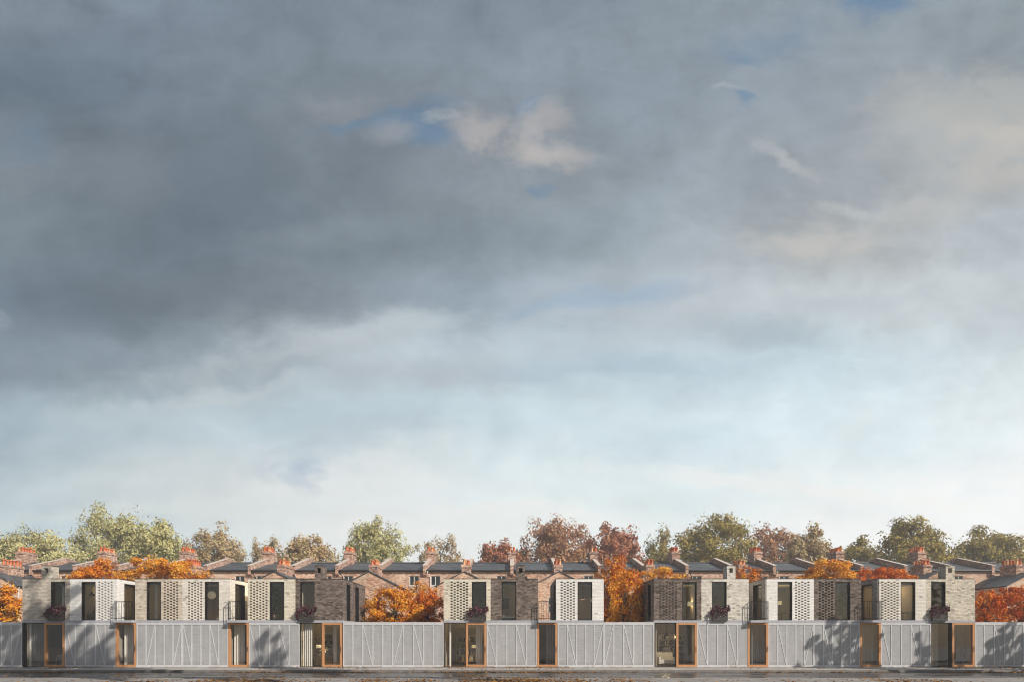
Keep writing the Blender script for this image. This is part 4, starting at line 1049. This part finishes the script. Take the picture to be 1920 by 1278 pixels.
    feats = [ # px py rx ry tilt colour strength
     (385,350,230,120,8,(108,121,134),.55), (250,580,190,55,10,(110,122,134),.5), (60,640,160,100,0,(122,136,150),.3),
     (660,195,120,40,5,(156,157,163),.5), (560,430,170,28,12,(146,156,165),.4),
     (640,640,330,34,10,(198,207,211),.6), (300,770,240,26,4,(195,207,213),.45), (770,718,170,34,2,(178,185,194),.65), (660,832,190,32,12,(180,193,204),.65), (603,884,40,24,0,(172,189,207),.85),
     (1400,625,140,34,-4,(164,181,193),.6), (1180,690,220,22,2,(166,191,204),.55), (1110,560,150,20,12,(148,176,202),.7), (1060,588,130,16,12,(196,204,209),.5),
     (1500,560,240,22,2,(176,190,198),.4),
     (770,222,85,34,0,(96,130,162),.8), (805,262,62,26,0,(102,134,166),.75), (672,226,80,11,0,(104,136,163),.7),
     (1016,198,34,14,30,(104,138,172),.75), (1404,102,34,22,0,(104,138,170),.8), (1450,72,110,34,10,(116,142,168),.6), (1662,4,80,30,4,(98,132,167),.9), (1392,176,24,11,-20,(108,140,168),.8), (1020,356,26,9,0,(108,142,172),.75), (40,262,60,30,0,(112,134,158),.5),
     (735,245,46,24,0,(158,162,168),.8), (825,225,38,10,0,(164,170,176),.8), (918,250,64,36,-8,(190,184,183),.75), (1012,250,34,44,0,(190,186,185),.7), (1030,288,84,26,-4,(198,191,187),.75), (1062,212,48,34,25,(176,173,174),.8),
     (1365,162,34,8,0,(176,182,186),.7), (1790,215,170,80,10,(186,186,183),.85), (1858,252,110,32,6,(199,194,187),.8), (1850,325,150,46,4,(194,191,187),.75), (1700,390,120,30,10,(194,194,192),.6),
     (1480,285,80,14,-30,(186,190,193),.8), (1500,438,105,34,2,(200,198,194),.85), (1600,378,70,14,-3,(196,200,202),.6), (1240,460,70,34,20,(176,188,197),.5),
     (760,612,200,16,10,(196,207,214),.5), (1010,640,200,30,6,(196,207,214),.5), (420,740,160,16,6,(206,213,216),.5),
     (220,330,80,60,0,(134,140,148),.4), (12,610,26,20,0,(160,172,182),.7), (1590,800,70,22,30,(228,236,239),.6), (980,960,260,24,-6,(242,241,236),.5), (1560,915,260,18,-8,(245,243,239),.6), (300,945,280,20,3,(222,227,226),.6), (640,900,240,16,4,(229,232,231),.6), (1250,880,200,14,-3,(236,240,240),.5),
    ]
    for (px, py, rx, ry, tl, c, s_) in feats:
        mp = g.n('ShaderNodeMapping', {'Vector': p1, 'Location': ((px-960)/F, (1193-py)/F, 0), 'Rotation': (0, 0, R(tl)), 'Scale': (rx/F*1.25, ry/F*1.25, 1)}, vector_type='TEXTURE').outputs[0]
        f = g.rng(g.m('ADD', g.vm('LENGTH', mp), fray), 1.2, .05, 0, s_*.78, True)
        col = g.mix(f, col, lin(*c))
    # the physical sky fills what the cloud deck leaves open, and the half of the sky behind the viewer
    sky = g.n('ShaderNodeTexSky', sky_type='NISHITA'); sky.sun_disc = False
    sky.sun_elevation = R(SUN_EL); sky.sun_rotation = R(180-SUN_AZ); sky.air_density = 1.0; sky.dust_density = 1.5
    nb = g.noise(d, 2.2, 7, .6, .3)
    back = g.mix(g.rng(nb, .42, .66, 0, .8, True), g.vm('SCALE', sky.outputs[0], scale=.07), lin(150, 158, 170))
    front = g.rng(y, -.05, .35, 0, 1, True)
    if HAZE:      # the haze box lies in front of this sky: brightness of the sky itself, beyond that air
        vv = g.m('MAXIMUM', v, .10); le = g.m('SQRT', g.m('ADD', 1.0, g.m('MULTIPLY', u, u)))
        tr = g.m('EXPONENT', g.m('MULTIPLY', g.m('DIVIDE', le, vv), -44.0*HAZE))
        air = g.vm('SCALE', (.47, .475, .49), scale=g.m('SUBTRACT', 1.0, tr))
        col = g.vm('MAXIMUM', g.vm('SCALE', g.vm('SUBTRACT', col, air), scale=g.m('DIVIDE', 1.0, tr)), (.05, .06, .07))
    edge = g.rng(g.m('DIVIDE', x, yc), -.80, -1.5, 0, .92, True)       # unseen sky left of the view, darkened to deepen shade on left-facing walls
    col = g.mix(edge, col, lin(78, 90, 106))
    out = g.mix(front, back, col)
    bg = g.n('ShaderNodeBackground', {'Color': out, 'Strength': 1.0}); o = g.n('ShaderNodeOutputWorld')
    g.put(o.inputs[0], bg.outputs[0])
world()
sd = bpy.data.lights.new('sun', 'SUN'); sd.energy = 4.9; sd.angle = R(.25); sd.color = (1.0, .925, .82)
so = bpy.data.objects.new('sun', sd); COL.objects.link(so)
dirv = Vector((math.sin(R(SUN_AZ))*math.cos(R(SUN_EL)), -math.cos(R(SUN_AZ))*math.cos(R(SUN_EL)), math.sin(R(SUN_EL))))
so.rotation_euler = dirv.to_track_quat('Z', 'Y').to_euler(); so.location = (40, -40, 60)

cd = bpy.data.cameras.new('camera'); cd.sensor_width = 36.0; cd.lens = F/1920*36; cd.shift_y = (1193-639)/1920; cd.clip_end = 3000
co = bpy.data.objects.new('camera', cd); COL.objects.link(co); co.location = (0, -CAM_D, CAM_H); co.rotation_euler = (R(90), 0, 0)
S.camera = co
vs = S.view_settings; vs.view_transform = 'Standard'; vs.look = 'None'; vs.exposure = 0.0; vs.gamma = 1.0; vs.use_curve_mapping = False
cy = S.cycles; cy.max_bounces = 8; cy.diffuse_bounces = 3; cy.glossy_bounces = 3; cy.transparent_max_bounces = 12; cy.caustics_reflective = False; cy.caustics_refractive = False
cy.filter_width = 1.0
try: cy.use_denoising = DENOISE
except Exception: pass

if HAZE:
    mb = MB(); mb.box(-420, 420, -75, 420, -1.2, 46)
    m = bpy.data.materials.new('haze_air'); m.use_nodes = True; nt = m.node_tree; nt.nodes.remove(nt.nodes['Principled BSDF'])
    g = G(nt); vol = g.n('ShaderNodeVolumePrincipled', {'Color': (.97, .96, .94, 1), 'Density': HAZE, 'Anisotropy': .1}); g.put(nt.nodes['Material Output'].inputs['Volume'], vol.outputs[0])
    hz = mb.build('haze', m); hz['kind'] = 'stuff'; tag(hz, 'thin pale autumn haze between the street and the far trees', 'haze')
